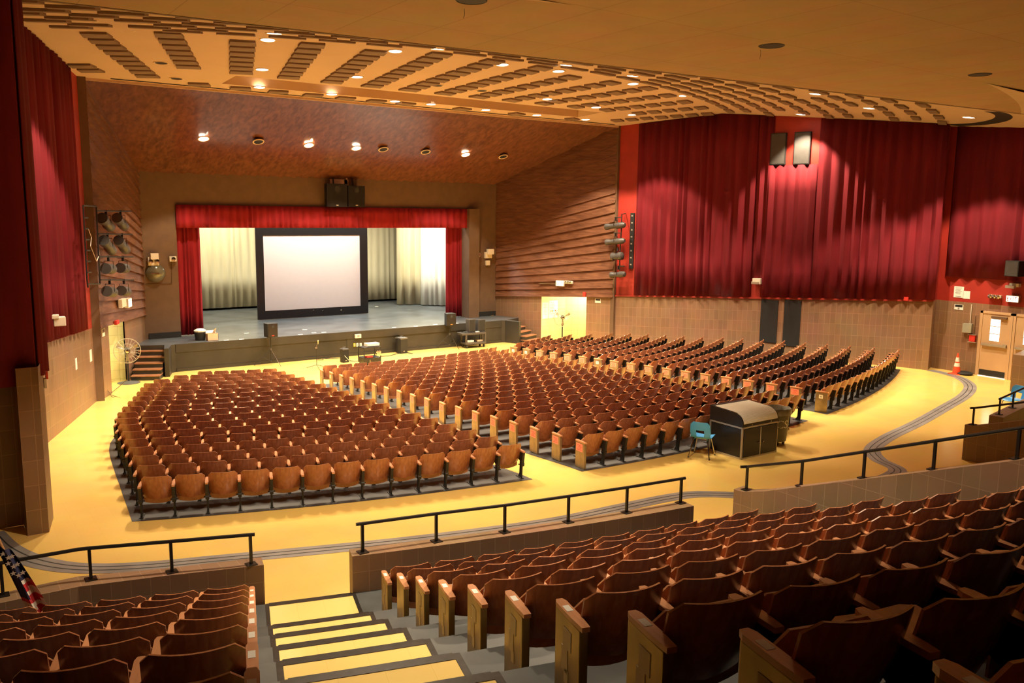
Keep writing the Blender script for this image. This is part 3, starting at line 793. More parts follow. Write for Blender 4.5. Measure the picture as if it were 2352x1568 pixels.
curtain('wall_curtain', 'nearest dark red hanging at the left edge, over the brown pier', (-3.2, 15.15), (1.40, 15.15), zpc, 8.4, 1.5, .16, 'redcurtain', 'red wall curtains on the tiled side walls', out=1, seed=12)
curtain('wall_curtain', 'dark red return fold hanging behind the brown pier at the left edge', (1.42, 15.22), (1.60, 15.9), zpc + .1, 8.4, .35, .06, 'redcurtain', 'red wall curtains on the tiled side walls', out=1, seed=13)
# proscenium
curtain('stage_valance', 'short dark red pleated valance across the top of the stage opening', (8.05, 33.66), (21.1, 33.66), 4.47, 5.33, .27, .09, 'redstage', None, nv=3, seed=21)
curtain('stage_curtain', 'red stage leg curtain at the left side of the stage opening', (8.1, 34.15), (9.0, 34.1), ZS + .02, 5.2, .16, .09, 'redstage', 'red stage legs', seed=22, flare=.3)
curtain('stage_curtain', 'red stage leg curtain at the right side, behind the speaker stand', (20.05, 34.3), (21.2, 34.1), ZS + .02, 5.2, .15, .08, 'redstage', 'red stage legs', seed=23, flare=.3)
curtain('backdrop_curtain', 'long cream backdrop curtain at the back of the stage', (7.6, 42.2), (23.0, 42.4), ZS + .10, 8, .32, .08, 'cream', seed=24)
curtain('backdrop_curtain', 'gathered cream curtain leg between the backdrop and the white curtain', (20.6, 40.3), (22.3, 39.6), ZS + .04, 8, .42, .26, 'cream', seed=25, flare=.2)
curtain('backdrop_curtain', 'bright off white curtain leg beside the right red stage leg', (21.55, 39.4), (22.9, 38.0), ZS + .04, 8, .3, .12, 'white_curtain', seed=26, flare=.2)

# ================================================================== AUDITORIUM SEATS
# local frame: +y towards the stage, x along the row, origin on the floor under the back
SW = .235
def back_mesh():
    mb = MB(); NU, NV = 10, 8
    def pt(u, v, o=0):
        x = (2 * u - 1) * SW; zt, zb = .725, .285
        ex = abs(2 * u - 1)
        rc = max(0, (ex - .80) / .20); top = zt - .055 * rc ** 2.2 ; bot = zb + .05 * (1 - (1 - ex) ** 1.5) * .5 + .03 * rc ** 2
        z = bot + (top - bot) * v
        y = .075 - .165 * ((z - .285) / .44) + .075 * ex ** 2 - .012 * sin(pi * v)
        return Vector((x, y + o, z))
    th = .014
    n = len(mb.v)
    mb.grid(lambda u, v: pt(u, v, 0), NU, NV); mb.grid(lambda u, v: pt(1 - u, v, th), NU, NV)
    rim = [(i / NU, 1) for i in range(NU + 1)]
    for i in range(NU):
        for v in (0, 1):
            a, b = pt(i / NU, v), pt((i + 1) / NU, v); c, d = pt((i + 1) / NU, v, th), pt(i / NU, v, th)
            mb.face([a, b, c, d] if v == 0 else [b, a, d, c])
    for j in range(NV):
        for u in (0, 1):
            a, b = pt(u, j / NV), pt(u, (j + 1) / NV); c, d = pt(u, (j + 1) / NV, th), pt(u, j / NV, th)
            mb.face([a, b, c, d] if u == 1 else [b, a, d, c])
    return mb
def pan_mesh(down=False):
    mb = MB(); NU, NV = 8, 7
    def pt(u, v, o=0):
        ex = abs(2 * u - 1); x = (2 * u - 1) * (SW - .01)
        rc = max(0, (ex - .7) / .3)
        s = v * .42 - .14; prof = .03 * cos(v * pi * 1.1) + .02 * ex ** 2
        if down: y, z = .12 + s + .10, .385 + prof * .6 + o + .02 * v; y -= .04 * rc ** 2 * (1 if v > .5 else 0)
        else:
            z = .335 + s * .97 + (.035 * ex ** 2 if v < .4 else -.05 * rc ** 2 * (v > .8)); y = .105 + .05 * v + prof * .7 + o
            if v < .3: y += (.3 - v) * .05
        return Vector((x, y, z))
    th = .014
    mb.grid(lambda u, v: pt(u, v), NU, NV); mb.grid(lambda u, v: pt(1 - u, v, th), NU, NV)
    for i in range(NU):
        for v in (0, 1):
            a, b = pt(i / NU, v), pt((i + 1) / NU, v); c, d = pt((i + 1) / NU, v, th), pt(i / NU, v, th)
            mb.face([a, b, c, d])
    for j in range(NV):
        for u in (0, 1):
            a, b = pt(u, j / NV), pt(u, (j + 1) / NV); c, d = pt(u, (j + 1) / NV, th), pt(u, j / NV, th)
            mb.face([a, b, c, d])
    return mb
SP = .261                                                      # half the seat spacing
def frame_mesh(x=-SP):
    mb = MB()
    poly = [(-.02, .30), (.26, .44), (.27, .535), (-.065, .535), (-.06, .50)]       # (y, z) cast plate under the arm
    def plate(pl, x0, x1):
        n = len(pl); vs = [(x0, *p) for p in pl] + [(x1, *p) for p in pl]
        mb.raw(vs, [tuple(range(n)), tuple(reversed(range(n, 2 * n)))] + [(i, n + i, n + (i + 1) % n, (i + 1) % n) for i in range(n)])
    plate(poly, x - .024, x + .024)
    plate([(-.035, .30), (-.02, .25), (.06, .25), (.06, .34), (.0, .36)], x - .03, x + .03)
    plate([(.02, 0), (.16, 0), (.10, .10), (.09, .32), (.0, .32), (.015, .10)], x - .013, x + .013)
    plate([(-.02, 0), (.22, 0), (.22, .012), (-.02, .012)], x - .03, x + .03)
    mb.box((x - .06, .03, .275), (x + .06, .06, .29))
    return mb
def arm_mesh(x=-SP):
    mb = MB(); w = .031
    out = [(x - w * .75, -.075), (x + w * .75, -.075), (x + w, .05), (x + w, .245), (x + w * .6, .28), (x - w * .6, .28), (x - w, .245), (x - w, .05)]
    mb.prism(out, .535, .562); return mb
def end_mesh(x, w=.026, y0=-.05, y1=.265):
    mb = MB(); mb.bbox((x - w, y0, 0), (x + w, y1, .535), .008); return mb
def rect(mb, x, y0, y1, z0, z1, m=0, th=.003, s=-1):
    mb.box((min(x, x + s * th), y0, z0), (max(x, x + s * th), y1, z1), m); return mb
def sticker_mesh(s, x):
    mb = MB(); rect(mb, x, .01, .235, .345, .51, 0, .003, s)
    for i in range(4): rect(mb, x + s * .003, .04 + .015 * (i % 2), .20 - .02 * (i % 3), .375 + .03 * i, .383 + .03 * i, 1, .001, s)
    return mb
def wsticker_mesh(s, x):
    mb = MB(); rect(mb, x, .06, .17, .37, .47, 0, .003, s); rect(mb, x + s * .003, .09, .14, .40, .43, 1, .001, s); return mb
def tornsticker_mesh(s, x):
    mb = MB()
    for a, b, c, d in ((.05, .15, .36, .47), (.09, .17, .22, .36), (.08, .13, .16, .24)): rect(mb, x, a, b, c, d, 0, .003, s)
    return mb
def armnote_mesh(x):
    mb = MB(); mb.box((x - .02, .12, .562), (x + .017, .19, .5635)); return mb
PX = -SP; BM, PMU, PMD, FM, AM = back_mesh(), pan_mesh(), pan_mesh(True), frame_mesh(), arm_mesh()
def proto(name, mb, m, smooth=False):
    o = obj(name, mb, m, None, smooth); C.objects.unlink(o); return o
PRO = {'backrest': proto('backrest', BM, 'seatback', True), 'pan_up': proto('seat_pan', PMU, 'seatpan', True), 'pan_down': proto('seat_pan', PMD, 'seatpan', True),
       'frame': proto('side_frame', FM, 'iron'), 'arm': proto('armrest', AM, 'arm'), 'frame_r': proto('side_frame', frame_mesh(SP), 'iron'), 'arm_r': proto('armrest', arm_mesh(SP), 'arm')}
for nm, mt in (('tan', 'endpanel'), ('gold', 'goldpanel')):
    PRO['end_' + nm] = proto('end_panel', end_mesh(PX), mt); PRO['end_r_' + nm] = proto('end_panel', end_mesh(SP), mt)
PRO['pink'] = proto('row_sticker', sticker_mesh(-1, PX - .026), ['sticker', 'stickerline']); PRO['white'] = proto('row_sticker', wsticker_mesh(-1, PX - .026), ['paper', 'ink'])
PRO['torn'] = proto('torn_tape', tornsticker_mesh(-1, PX - .026), 'tape'); PRO['note'] = proto('arm_note', armnote_mesh(PX), 'paper'); PRO['note_r'] = proto('arm_note', armnote_mesh(SP), 'paper')
SEATS = []
def rowpos(R, a, z): x, y = arc(R, a); return (x, y, z, a)
def add_row(block, R, a0, a1, z, kname, endl, endr, n=None, cut=None):
    arcl = (a1 - a0) * R; n = n or max(1, round(arcl / .520)); da = (a1 - a0) / n; s = da * R / (2 * SP)
    for i in range(n):
        a = a0 + da * (i + .5); x, y, zz, _ = rowpos(R, a, z)
        q = proj((x, y, zz + .6))
        parts = ['backrest', 'pan_up', 'frame', 'arm']
        if i == 0:
            if endl: parts = ['backrest', 'pan_up', 'end_' + endl[0], 'arm'] + list(endl[1:])
        if i == n - 1:
            parts += (['end_r_' + endr[0], 'arm_r'] + list(endr[1:])) if endr else ['frame_r', 'arm_r']
        SEATS.append(dict(p=(x, y, zz), a=a, s=s, parts=parts, q=q, i=i, n=n, row=kname, block=block))
off = -.085                                                     # the back's top edge lies this far behind the origin
WHITE_ROWS = {'center': (), 'right': (0, 11, 16, 17)}
for nm, (fl, fr) in BLK.items():
    for k in range(18):
        Rt = R_BACK - PITCH_R * k; R = Rt + off
        a0, a1 = ang(fl(k), Rt), ang(fr(k), Rt); z = fzr(Rt + .05) + .006
        endl = ('tan', 'white' if k in WHITE_ROWS.get(nm, ()) else 'pink') if nm != 'left' else None
        if nm == 'center' and k == 16: endl = ('tan', 'white')
        add_row(nm, R, a0, a1, z, k, endl, None)
for j in range(10):
    Rt = 36.55 + .837 * j; R = Rt + off; z = zr(j) + .001
    xr = 9.0 + .05 * j
    add_row('mid', R, radians(-15.02), ang(xr, Rt), z, j, ('gold', 'torn', 'note') if j != 1 else ('gold', 'note'), None)
    ar = radians(-17.28); nn = 9
    add_row('fore_left', R, ar - nn * .5 / R, ar, z, j, None, ('tan', 'note_r'), nn)
def visible(s):
    x, y, w = s['q']
    if w < .4: return False
    r = 1963 * .45 / w
    return -r < x < 2352 + r and -r < y < 1568 + r
SEATS = [s for s in SEATS if visible(s)]
for s in SEATS:
    if s['block'] == 'mid' and (s['row'], s['i']) in ((3, 0), (7, 4), (8, 3), (8, 1)): s['parts'][1] = 'pan_down'
SEATS.sort(key=lambda s: s['q'][2])
BNAME = {'left': 'left floor block', 'center': 'center floor block', 'right': 'right floor block'}
def seat_label(s):
    if s['block'] in BNAME:
        r = 'back row' if s['row'] == 0 else ORD[s['row'] + 1] + ' row from the back'
        return 'folded plywood seat, %s from the left, %s, %s' % (ORD[s['i'] + 1], r, BNAME[s['block']])
    st = 'folded-down plywood seat' if 'pan_down' in s['parts'] else 'folded plywood seat'
    if s['block'] == 'mid':
        return '%s, %s from the aisle steps, %s row behind the long parapet' % (st, ORD[s['i'] + 1], ORD[s['row'] + 1])
    return '%s, %s from the aisle steps, %s row behind the lower left parapet' % (st, ORD[s['n'] - s['i']], ORD[s['row'] + 1])
GRP = {'left': 'folding seats in the left floor block', 'center': 'folding seats in the center floor block', 'right': 'folding seats in the right floor block', 'mid': 'folding seats on the risers right of the aisle steps', 'fore_left': 'folding seats on the risers left of the aisle steps'}
for s in SEATS[:300]:
    t = thing('auditorium_seat', seat_label(s), 'seat', s['p'], s['a'], GRP[s['block']]); t.scale = (s['s'], 1, 1)
    for k in s['parts']:
        o = PRO[k].copy(); C.objects.link(o); o.parent = t
STUFF_M = ['seatback', 'seatpan', 'iron', 'arm', 'endpanel', 'sticker', 'stickerline', 'paper', 'ink', 'goldpanel', 'tape']
mb = MB(); GEO = {}
for k, o in PRO.items():
    ms = [m.name for m in o.data.materials]; idx = {v.name: STUFF_M.index(kk) for kk, v in M.items() if kk in STUFF_M and v.name in ms}
    GEO[k] = ([v.co.copy() for v in o.data.vertices], [tuple(p.vertices) for p in o.data.polygons], [idx[ms[p.material_index]] for p in o.data.polygons])
for s in SEATS[300:]:
    T = Matrix.Translation(s['p']) @ rotz(s['a']) @ Matrix.Diagonal((s['s'], 1, 1, 1))
    for k in s['parts']:
        vs, fs, mi = GEO[k]; n = len(mb.v)
        mb.v += [tuple(T @ v) for v in vs]; mb.f += [tuple(i + n for i in f) for f in fs]; mb.mi += mi; mb.uv += [None] * len(fs)
if mb.v:
    o = obj('auditorium_seats', mb, STUFF_M, None, True); o['kind'] = 'stuff'
    tag(o, 'rows of folded brown plywood seats in the far front part of the floor', 'seat')

# ================================================================== RAILINGS
def handrail(label, pts, posts, h=.365, r=.022):
    base = Vector(posts[0]); t = thing('handrail', label, 'railing', base, 0, 'black handrails on the tiled parapets')
    m_ = MB(); q = [Vector(p) + Vector((0, 0, h)) - base for p in pts]; m_.tube(q, r, 8); obj('top_rail', m_, 'blacksteel', t, True)
    for p in posts:
        m_ = MB(); c = Vector(p) - base
        m_.box((c.x - .016, c.y - .016, c.z), (c.x + .016, c.y + .016, c.z + h)); m_.box((c.x - .06, c.y - .06, c.z), (c.x + .06, c.y + .06, c.z + .012)); obj('post', m_, 'blacksteel', t)
pm = [pz(x, y, 1.01) for x, y in ((833, 1268), (1002, 1243), (1159, 1222), (1305, 1199), (1439, 1177), (1563, 1155))]
handrail('black handrail on the long parapet in the middle foreground', [pm[0] + (pm[0] - pm[1]) * .08] + pm + [pm[-1] + (pm[-1] - pm[-2]) * .07], pm)
pl = [pz(x, y, 1.01) for x, y in ((577, 1296), (395, 1313), (209, 1330), (7, 1367))]
bend = pz(184, 1333, 1.01)
handrail('black handrail with a bend on the short parapet at lower left', [pl[0] + (pl[0] - pl[1]) * .06, pl[0], pl[1], pl[2], bend, pl[3], pl[3] + (pl[3] - bend)], pl)
pa = [Vector((10.075, y, fa(10, y))) for y in (8.22, 7.26, 6.31, 5.385, 4.44, 3.5)]
handrail('black handrail climbing along the sloping parapet at right', [pa[0] + Vector((-.10, .05, 0))] + [p for p in pa] + [pa[-1] + (pa[-1] - pa[-2])], pa)
pb = [Vector((18.27, y, fb(18.2, y))) for y in (9.0, 7.9, 6.8)]
handrail('black handrail on the far parapet at right, nearer one', [pb[0] + Vector((-.08, .04, 0))] + pb + [pb[-1] + (pb[-1] - pb[-2])], pb)
pcx = [pz(2294.5, 951.5, .77), pz(2325.5, 936.5, .77)]; pcx.append(2 * pcx[1] - pcx[0]); pcx.append(2 * pcx[2] - pcx[1])
handrail('black handrail on the farthest parapet, in front of the blue chair', [pcx[0] - (pcx[1] - pcx[0]) * .08] + pcx, pcx)

# ================================================================== STAGE THINGS
Ysc = 37.40
t = thing('projection_screen', 'large projection screen with black border hanging on the stage', 'screen', (14.9, Ysc, ZS))
m_ = MB(); m_.box((-2.33, -.03, .39), (2.28, .0, 3.72)); obj('screen_fabric', m_, 'screen', t)
m_ = MB()
for a, b, c, d in ((-2.67, -2.33, .02, 4.5), (2.28, 2.67, .02, 4.5), (-2.33, 2.28, .02, .39), (-2.33, 2.28, 3.72, 4.5)): m_.box((a, -.06, c), (b, .01, d))
obj('border', m_, 'blackgloss', t)
m_ = MB()
for a, c, s in ((-.1, .30, .03), (.35, .25, .03), (1.25, .22, .06), (1.3, .34, .02)): m_.box((a, -.064, c), (a + s, -.06, c + s * .8))
obj('scuff_marks', m_, 'tape', t)
m_ = MB(); m_.box((-2.6, -.05, 0), (2.6, .1, .02)); obj('bottom_batten', m_, 'alu', t)

def wedge_speaker(name, label, c, w, d, h, cat='loudspeaker', group=None, rz=0, logo='alu', m='black', tilt_=0):
    t = thing(name, label, cat, c, rz, group)
    m_ = MB(); b = .02
    m_.prism([(-w / 2, -d / 2), (w / 2, -d / 2), (w / 2 * .78, d / 2), (-w / 2 * .78, d / 2)], 0, h); obj('cabinet', m_, m, t)
    m_ = MB(); m_.bbox((-w / 2 + .02, -d / 2 - .012, .02), (w / 2 - .02, -d / 2 + .002, h - .02), .004); obj('grille', m_, 'blackgloss', t)
    m_ = MB(); m_.box((-.05, -d / 2 - .016, .05), (.05, -d / 2 - .011, .075)); obj('badge', m_, logo, t)
    m_ = MB(); m_.lathe([(.001, 0), (w * .14, .004), (w * .14, .012)], 16, T=Matrix.Translation((0, -d / 2 - .010, h * .78)) @ Matrix.Rotation(radians(90), 4, 'X')); obj('horn', m_, 'rubber', t)
    return t
# pair above the valance
for a, b, lab in (((750, 421), (797, 475), 'left one of the two big black speakers above the stage valance'), ((799, 426), (838, 475), 'right one of the two big black speakers above the stage valance')):
    p0, p1 = py_(*a, 33.2), py_(*b, 33.2)
    t = wedge_speaker('loudspeaker', lab, ((p0.x + p1.x) / 2, 33.42, p1.z), p1.x - p0.x, .5, p0.z - p1.z, group='speakers hung over the stage', logo='white')
    m_ = MB(); m_.tube([(0, .1, p0.z - p1.z - .02), (0, .15, p0.z - p1.z + .3)], .03, 6); m_.box((-.1, .1, p0.z - p1.z - .1), (.1, .16, p0.z - p1.z)); obj('hanging_bracket', m_, 'black', t)
p0, p1 = py_(758, 411, 33.66), py_(800, 421, 33.66); q0, q1 = py_(791, 420, 33.66), py_(799, 474, 33.66)
m_ = MB(); m_.box((p0.x, 33.66, p1.z - .3), (p1.x, 33.70, p0.z)); m_.box((q0.x, 33.66, q1.z), (q1.x, 33.70, q0.z + .3))
tag(obj('backing_board', m_, 'cardboard'), 'pale plywood board on the wall behind the paired stage speakers', 'board')

def tripod_stand(label, c, h, spread=.55, ztop=.5, rz=0):
    t = thing('speaker_stand', label, 'stand', c, rz, 'tripod speaker stands')
    m_ = MB(); m_.tube([(0, 0, .12), (0, 0, h)], .018, 8); obj('pole', m_, 'black', t, True)
    m_ = MB(); m_.lathe([(.035, ztop - .05), (.035, ztop + .03)], 10); m_.lathe([(.03, .13), (.03, .18)], 10); obj('collar', m_, 'midgrey', t)
    for i in range(3):
        a = 2 * pi * i / 3 + .5; m_ = MB(); m_.tube([(0, 0, ztop), (spread * cos(a), spread * sin(a), .012)], .012, 6); obj('leg', m_, 'chrome' if i == 2 else 'black', t)
        m_ = MB(); m_.tube([(0, 0, .15), (spread * .48 * cos(a), spread * .48 * sin(a), ztop * .5)], .008, 6); obj('brace', m_, 'black', t)
zf = -.667
c1 = pz(623, 838, zf); top1 = py_(622, 773, c1.y).z; tp1 = py_(622, 742, c1.y).z
tripod_stand('black tripod stand under the speaker at the left stage front', c1, top1 - zf, .62, .62, .3)
w1 = py_(635, 760, c1.y).x - py_(610, 760, c1.y).x
wedge_speaker('loudspeaker', 'black speaker on a tripod stand at left of the stage front', (c1.x, c1.y, top1), w1, .38, tp1 - top1, group='speakers on tripod stands', logo='red', rz=.18)
c2 = pz(1033, 799, zf); top2 = py_(1033, 747, c2.y).z; tp2 = py_(1033, 719, c2.y).z
tripod_stand('black and chrome tripod stand under the speaker at the right stage front', c2, top2 - zf, .62, .62, .2)
w2 = py_(1044, 730, c2.y).x - py_(1024, 730, c2.y).x
wedge_speaker('loudspeaker', 'black speaker on a tripod stand before the right stage leg', (c2.x, c2.y, top2), w2, .38, tp2 - top2, group='speakers on tripod stands', logo='brass', rz=-.15)
# microphone stand
c = pz(727.5, 845, zf); zt = py_(729, 781, c.y).z - zf
t = thing('microphone_stand', 'thin microphone stand on the yellow floor before the stage', 'microphone stand', c)
m_ = MB(); m_.tube([(0, 0, .10), (.0, 0, zt * .72)], .011, 8); obj('pole', m_, 'black', t)
m_ = MB(); m_.tube([(0, 0, zt * .72), (.05, -.03, zt * .93)], .010, 6); m_.box((-.05, -.02, zt * .70), (.03, .02, zt * .75)); obj('boom_clamp', m_, 'chrome', t)
m_ = MB(); m_.lathe([(.012, -.09), (.018, 0), (.028, .02), (.026, .05), (.001, .065)], 12, T=Matrix.Translation((.06, -.035, zt * .95))); obj('microphone', m_, 'alu', t, True)
for i in range(3):
    a = 2.1 * i + .4; m_ = MB(); m_.tube([(0, 0, .12), (.38 * cos(a), .38 * sin(a), .01)], .010, 6); obj('leg', m_, 'black', t)
# small amp and second floor speaker
def floor_speaker(label, base, wpx, toppx, top, d=.36, logo='alu'):
    c = pz(*base, zf); w = py_(base[0] + wpx / 2, base[1], c.y).x - py_(base[0] - wpx / 2, base[1], c.y).x; h = py_(base[0], toppx, c.y).z - zf
    t = thing('loudspeaker', label, 'loudspeaker', c, .1, 'speakers standing on the floor')
    m_ = MB(); m_.prism([(-w * .42, -d / 2), (w * .42, -d / 2), (w * .5, -.02), (w * .36, d / 2), (-w * .36, d / 2), (-w * .5, -.02)], 0, h * .93); obj('cabinet', m_, 'black', t)
    m_ = MB(); m_.bbox((-w * .44, -d / 2 - .01, h * .90), (w * .44, d / 2, h), .02); obj('top_cap', m_, top, t)
    m_ = MB(); m_.box((-.04, -d / 2 - .006, h * .12), (.03, -d / 2, h * .16)); obj('badge', m_, logo, t)
    m_ = MB(); m_.tube([(-.09, 0, h), (-.07, 0, h + .05), (.07, 0, h + .05), (.09, 0, h)], .012, 6); obj('handle', m_, 'midgrey', t)
    return t
t = floor_speaker('small black amplifier speaker on the floor left of the projector cart', (791, 831), 16, 800, 'midgrey', .3)
m_ = MB(); m_.tube([(-.08, -.165, .28), (.12, -.175, .06)], .008, 5); obj('light_strap', m_, 'paper', t)
floor_speaker('black rounded speaker on the floor beside the grey chair', (922, 810), 19, 774, 'grey', .42)
# projector cart
c = pz(849, 836, zf); k = py_(871, 836, c.y).x - py_(832, 836, c.y).x
t = thing('projector_cart', 'black equipment cart with a cabinet base under the white projector', 'cart', c, .0)
hz = py_(849, 795, c.y).z - zf; w = k; d = .55
m_ = MB(); m_.bbox((-w / 2, -d / 2, .08), (w / 2, d / 2, hz * .42), .01); obj('cabinet_base', m_, 'blackgloss', t)
m_ = MB(); m_.bbox((-w / 2, -d / 2, hz - .04), (w / 2, d / 2, hz), .008); obj('top_shelf', m_, 'blackgloss', t)
for x in (-1, 1):
    for y in (-1, 1): m_ = MB(); m_.box((x * w / 2 - (.03 if x > 0 else 0), y * d / 2 - (.03 if y > 0 else 0), hz * .42), (x * w / 2 + (.03 if x < 0 else 0), y * d / 2 + (.03 if y < 0 else 0), hz - .04)); obj('leg', m_, 'black', t)
m_ = MB(); m_.box((w * .20, -d / 2 - .012, hz * .5), (w * .5, -d / 2 + .01, hz * .9)); obj('knob_panel', m_, 'black', t)
m_ = MB()
for x in (.29, .41):
    for z in (.58, .72): m_.lathe([(.05, 0), (.062, .006), (.05, .012)], 16, T=Matrix.Translation((w * x, -d / 2 - .012, hz * z)) @ Matrix.Rotation(radians(90), 4, 'X'))
obj('chrome_rings', m_, 'chrome', t)
for x in (-1, 1):
    for y in (-1, 1):
        m_ = MB(); m_.lathe([(.04, -.015), (.04, .015)], 12, T=Matrix.Translation((x * (w / 2 - .06), y * (d / 2 - .06), .04)) @ Matrix.Rotation(radians(90), 4, 'Y')); obj('caster', m_, 'rubber', t)
m_ = MB(); m_.tube([(-.12, -d / 2 - .012, hz * .12), (-.12, -d / 2 - .012, hz * .32)], .010, 6); obj('door_handle', m_, 'chrome', t)
m_ = MB(); m_.bbox((-w * .28, -.12, 0), (w * .06, .1, .05), .01)
tag(obj('folder', m_, 'red', None, False, c + Vector((0, -.1, hz * .42))), 'red and dark folders lying on the open shelf of projector cart', 'folder')
m_ = MB(); m_.bbox((-w * .36, -.15, 0), (w * .36, .15, .13), .015); t = thing('projector', 'white projector box on top of the black equipment cart', 'projector', c + Vector((.10, 0, hz)))
obj('shell', m_, 'projector', t); m_ = MB(); m_.box((-w * .36, -.152, .0), (w * .36, -.15, .03)); obj('dark_base_line', m_, 'midgrey', t)
# grey stack chair
def shell_chair(label, loc, rz, m, kind):
    t = thing('school_chair' if kind == 'blue' else 'stack_chair', label, 'chair', loc, rz)
    mb = MB(); NU, NV = 10, 14; hw = .23
    def prof(v):                                              # seat front -> back top, (y, z)
        pts = [(-.21, .425), (-.18, .445), (.0, .43), (.14, .43), (.195, .47), (.215, .55), (.245, .68), (.265, .80)]
        k = v * (len(pts) - 1); i = min(int(k), len(pts) - 2); u = k - i
        return pts[i][0] * (1 - u) + pts[i + 1][0] * u, pts[i][1] * (1 - u) + pts[i + 1][1] * u
    def pt(u, v, o=0):
        y, z = prof(v); ex = 2 * u - 1; w = hw * (1 - .10 * max(0, v - .6) / .4 - (.25 * max(0, (v - .9) / .1) ** 2) - (.18 * max(0, (.08 - v) / .08)))
        if .5 < v < .68: w *= .90
        return Vector((ex * w, y + (.0 if v < .5 else -.03 * ex * ex) + (o if v > .55 else 0), z + (.03 * ex * ex if v < .5 else 0) + (-o if v <= .55 else 0)))
    hole = lambda i, j: kind == 'blue' and 8 <= j <= 10 and 3 <= i <= 6 or kind == 'grey' and j == 12 and 4 <= i <= 5
    for o in (0, .012):
        n = len(mb.v)
        for i in range(NU + 1):
            for j in range(NV + 1): mb.v.append(tuple(pt(i / NU, j / NV, o)))
        for i in range(NU):
            for j in range(NV):
                if hole(i, j): continue
                a = [n + i * (NV + 1) + j, n + (i + 1) * (NV + 1) + j, n + (i + 1) * (NV + 1) + j + 1, n + i * (NV + 1) + j + 1]
                mb.f.append(tuple(a if o == 0 else a[::-1])); mb.mi.append(0); mb.uv.append(None)
    for j in range(NV):
        for u in (0, 1): mb.face([pt(u, j / NV), pt(u, (j + 1) / NV), pt(u, (j + 1) / NV, .012), pt(u, j / NV, .012)])
    for i in range(NU):
        for v in (0, 1): mb.face([pt(i / NU, v), pt((i + 1) / NU, v), pt((i + 1) / NU, v, .012), pt(i / NU, v, .012)])
    obj('seat_shell', mb, m, t, True)
    for sx in (-1, 1):
        for sy, b in ((-1, -.20), (1, .22)):
            m_ = MB(); m_.tube([(sx * .13, b * .45, .415), (sx * .15, b * .7, .39), (sx * .225, b * 1.12, .012)], .0125, 8); obj('leg', m_, 'chrome', t, True)
            m_ = MB(); m_.lathe([(.016, 0), (.016, .02)], 8, T=Matrix.Translation((sx * .225, b * 1.12, 0))); obj('foot_cap', m_, 'rubber', t)
    m_ = MB(); m_.tube([(-.13, -.09, .412), (.13, -.09, .412)], .010, 6); m_.tube([(-.13, .10, .412), (.13, .10, .412)], .010, 6); obj('under_frame', m_, 'chrome', t)
    if kind == 'grey': m_ = MB(); m_.box((-.19, -.17, .20), (.19, .17, .215)); obj('book_rack', m_, 'chrome', t)
    return t
shell_chair('grey plastic chair on metal legs, backed against the stage front', pz(946, 800, zf) + Vector((0, -.25, 0)), .1, 'midgrey', 'grey')
shell_chair('blue plastic chair on metal legs beside the roll-top cabinet', Vector((13.58, 12.32, 0)), radians(118), 'blue', 'blue')
cb = pz(2300, 958, 0); shell_chair('blue plastic chair behind the farthest railing at the right edge', Vector((23.35, 10.55, 0)), radians(-105), 'blue', 'blue')
# utility cart with two upright speakers
c = pz(1087, 797, zf); w = 1.02; d = .5
t = thing('utility_cart', 'black two shelf utility cart before the right end of the stage', 'cart', c, -.05)
zt = py_(1087, 762, c.y).z - zf
m_ = MB(); m_.bbox((-w / 2 - .18, -d / 2, zt - .09), (w / 2, d / 2, zt), .02); obj('upper_tray', m_, 'midgrey', t)
m_ = MB(); m_.bbox((-w / 2, -d / 2, .16), (w / 2, d / 2, .25), .02); obj('lower_tray', m_, 'midgrey', t)
for x in (-1, 1):
    for y in (-1, 1):
        m_ = MB(); m_.box((x * (w / 2 - .035) - .035, y * (d / 2 - .04) - .035, .25), (x * (w / 2 - .035) + .035, y * (d / 2 - .04) + .035, zt - .09)); obj('post', m_, 'midgrey', t)
        m_ = MB(); m_.lathe([(.065, -.02), (.065, .02)], 14, T=Matrix.Translation((x * (w / 2 - .08), y * (d / 2 - .07), .066)) @ Matrix.Rotation(radians(90), 4, 'Y')); m_.box((x * (w / 2 - .08) - .03, y * (d / 2 - .07) - .03, .10), (x * (w / 2 - .08) + .03, y * (d / 2 - .07) + .03, .16)); obj('caster', m_, 'rubber', t)
for a, b, y0, y1, lab in ((1074, 1088, 733, 757, 'dark flat monitor standing at left on the utility cart'), (1096, 1111, 734, 757, 'dark upright speaker standing at right on the utility cart')):
    pA, pB = py_(a, y0, c.y), py_(b, y1, c.y); m_ = MB(); h = pA.z - (zf + zt)
    t2 = thing('monitor_speaker', lab, 'speaker', ((pA.x + pB.x) / 2, c.y, zf + zt), 0); W_ = pB.x - pA.x
    m_.bbox((-W_ / 2, -.14, 0), (W_ / 2, .16, h), .015); obj('cabinet', m_, 'midgrey', t2); m_ = MB(); m_.bbox((-W_ / 2 + .02, -.15, .02), (W_ / 2 - .02, -.138, h - .02), .004); obj('front_grille', m_, 'black', t2)
m_ = MB(); m_.bbox((-.17, -.1, 0), (.17, .1, .09), .03); tag(obj('router', m_, 'white', None, True, c + Vector((-.22, -.05, .25))), 'white rounded box on the lower shelf of the utility cart', 'box')
m_ = MB(); m_.bbox((-.15, -.08, 0), (.15, .08, .07), .03); tag(obj('work_glove', m_, 'cardboard', None, True, c + Vector((.28, -.05, .25))), 'brown bundle on the lower shelf of the utility cart', 'bundle')
m_ = MB(); m_.bbox((-.10, -.07, 0), (.10, .07, .03), .01); tag(obj('adapter', m_, 'white', None, False, c + Vector((.12, -.1, zt))), 'small white box lying on top of the utility cart', 'box')
m_ = MB()
for i in range(5): m_.tube([(-.45 + .05 * i, -.15, .03), (-.43 + .05 * i, .05, .06), (-.46 + .06 * i, .18, .03)], .012, 5)
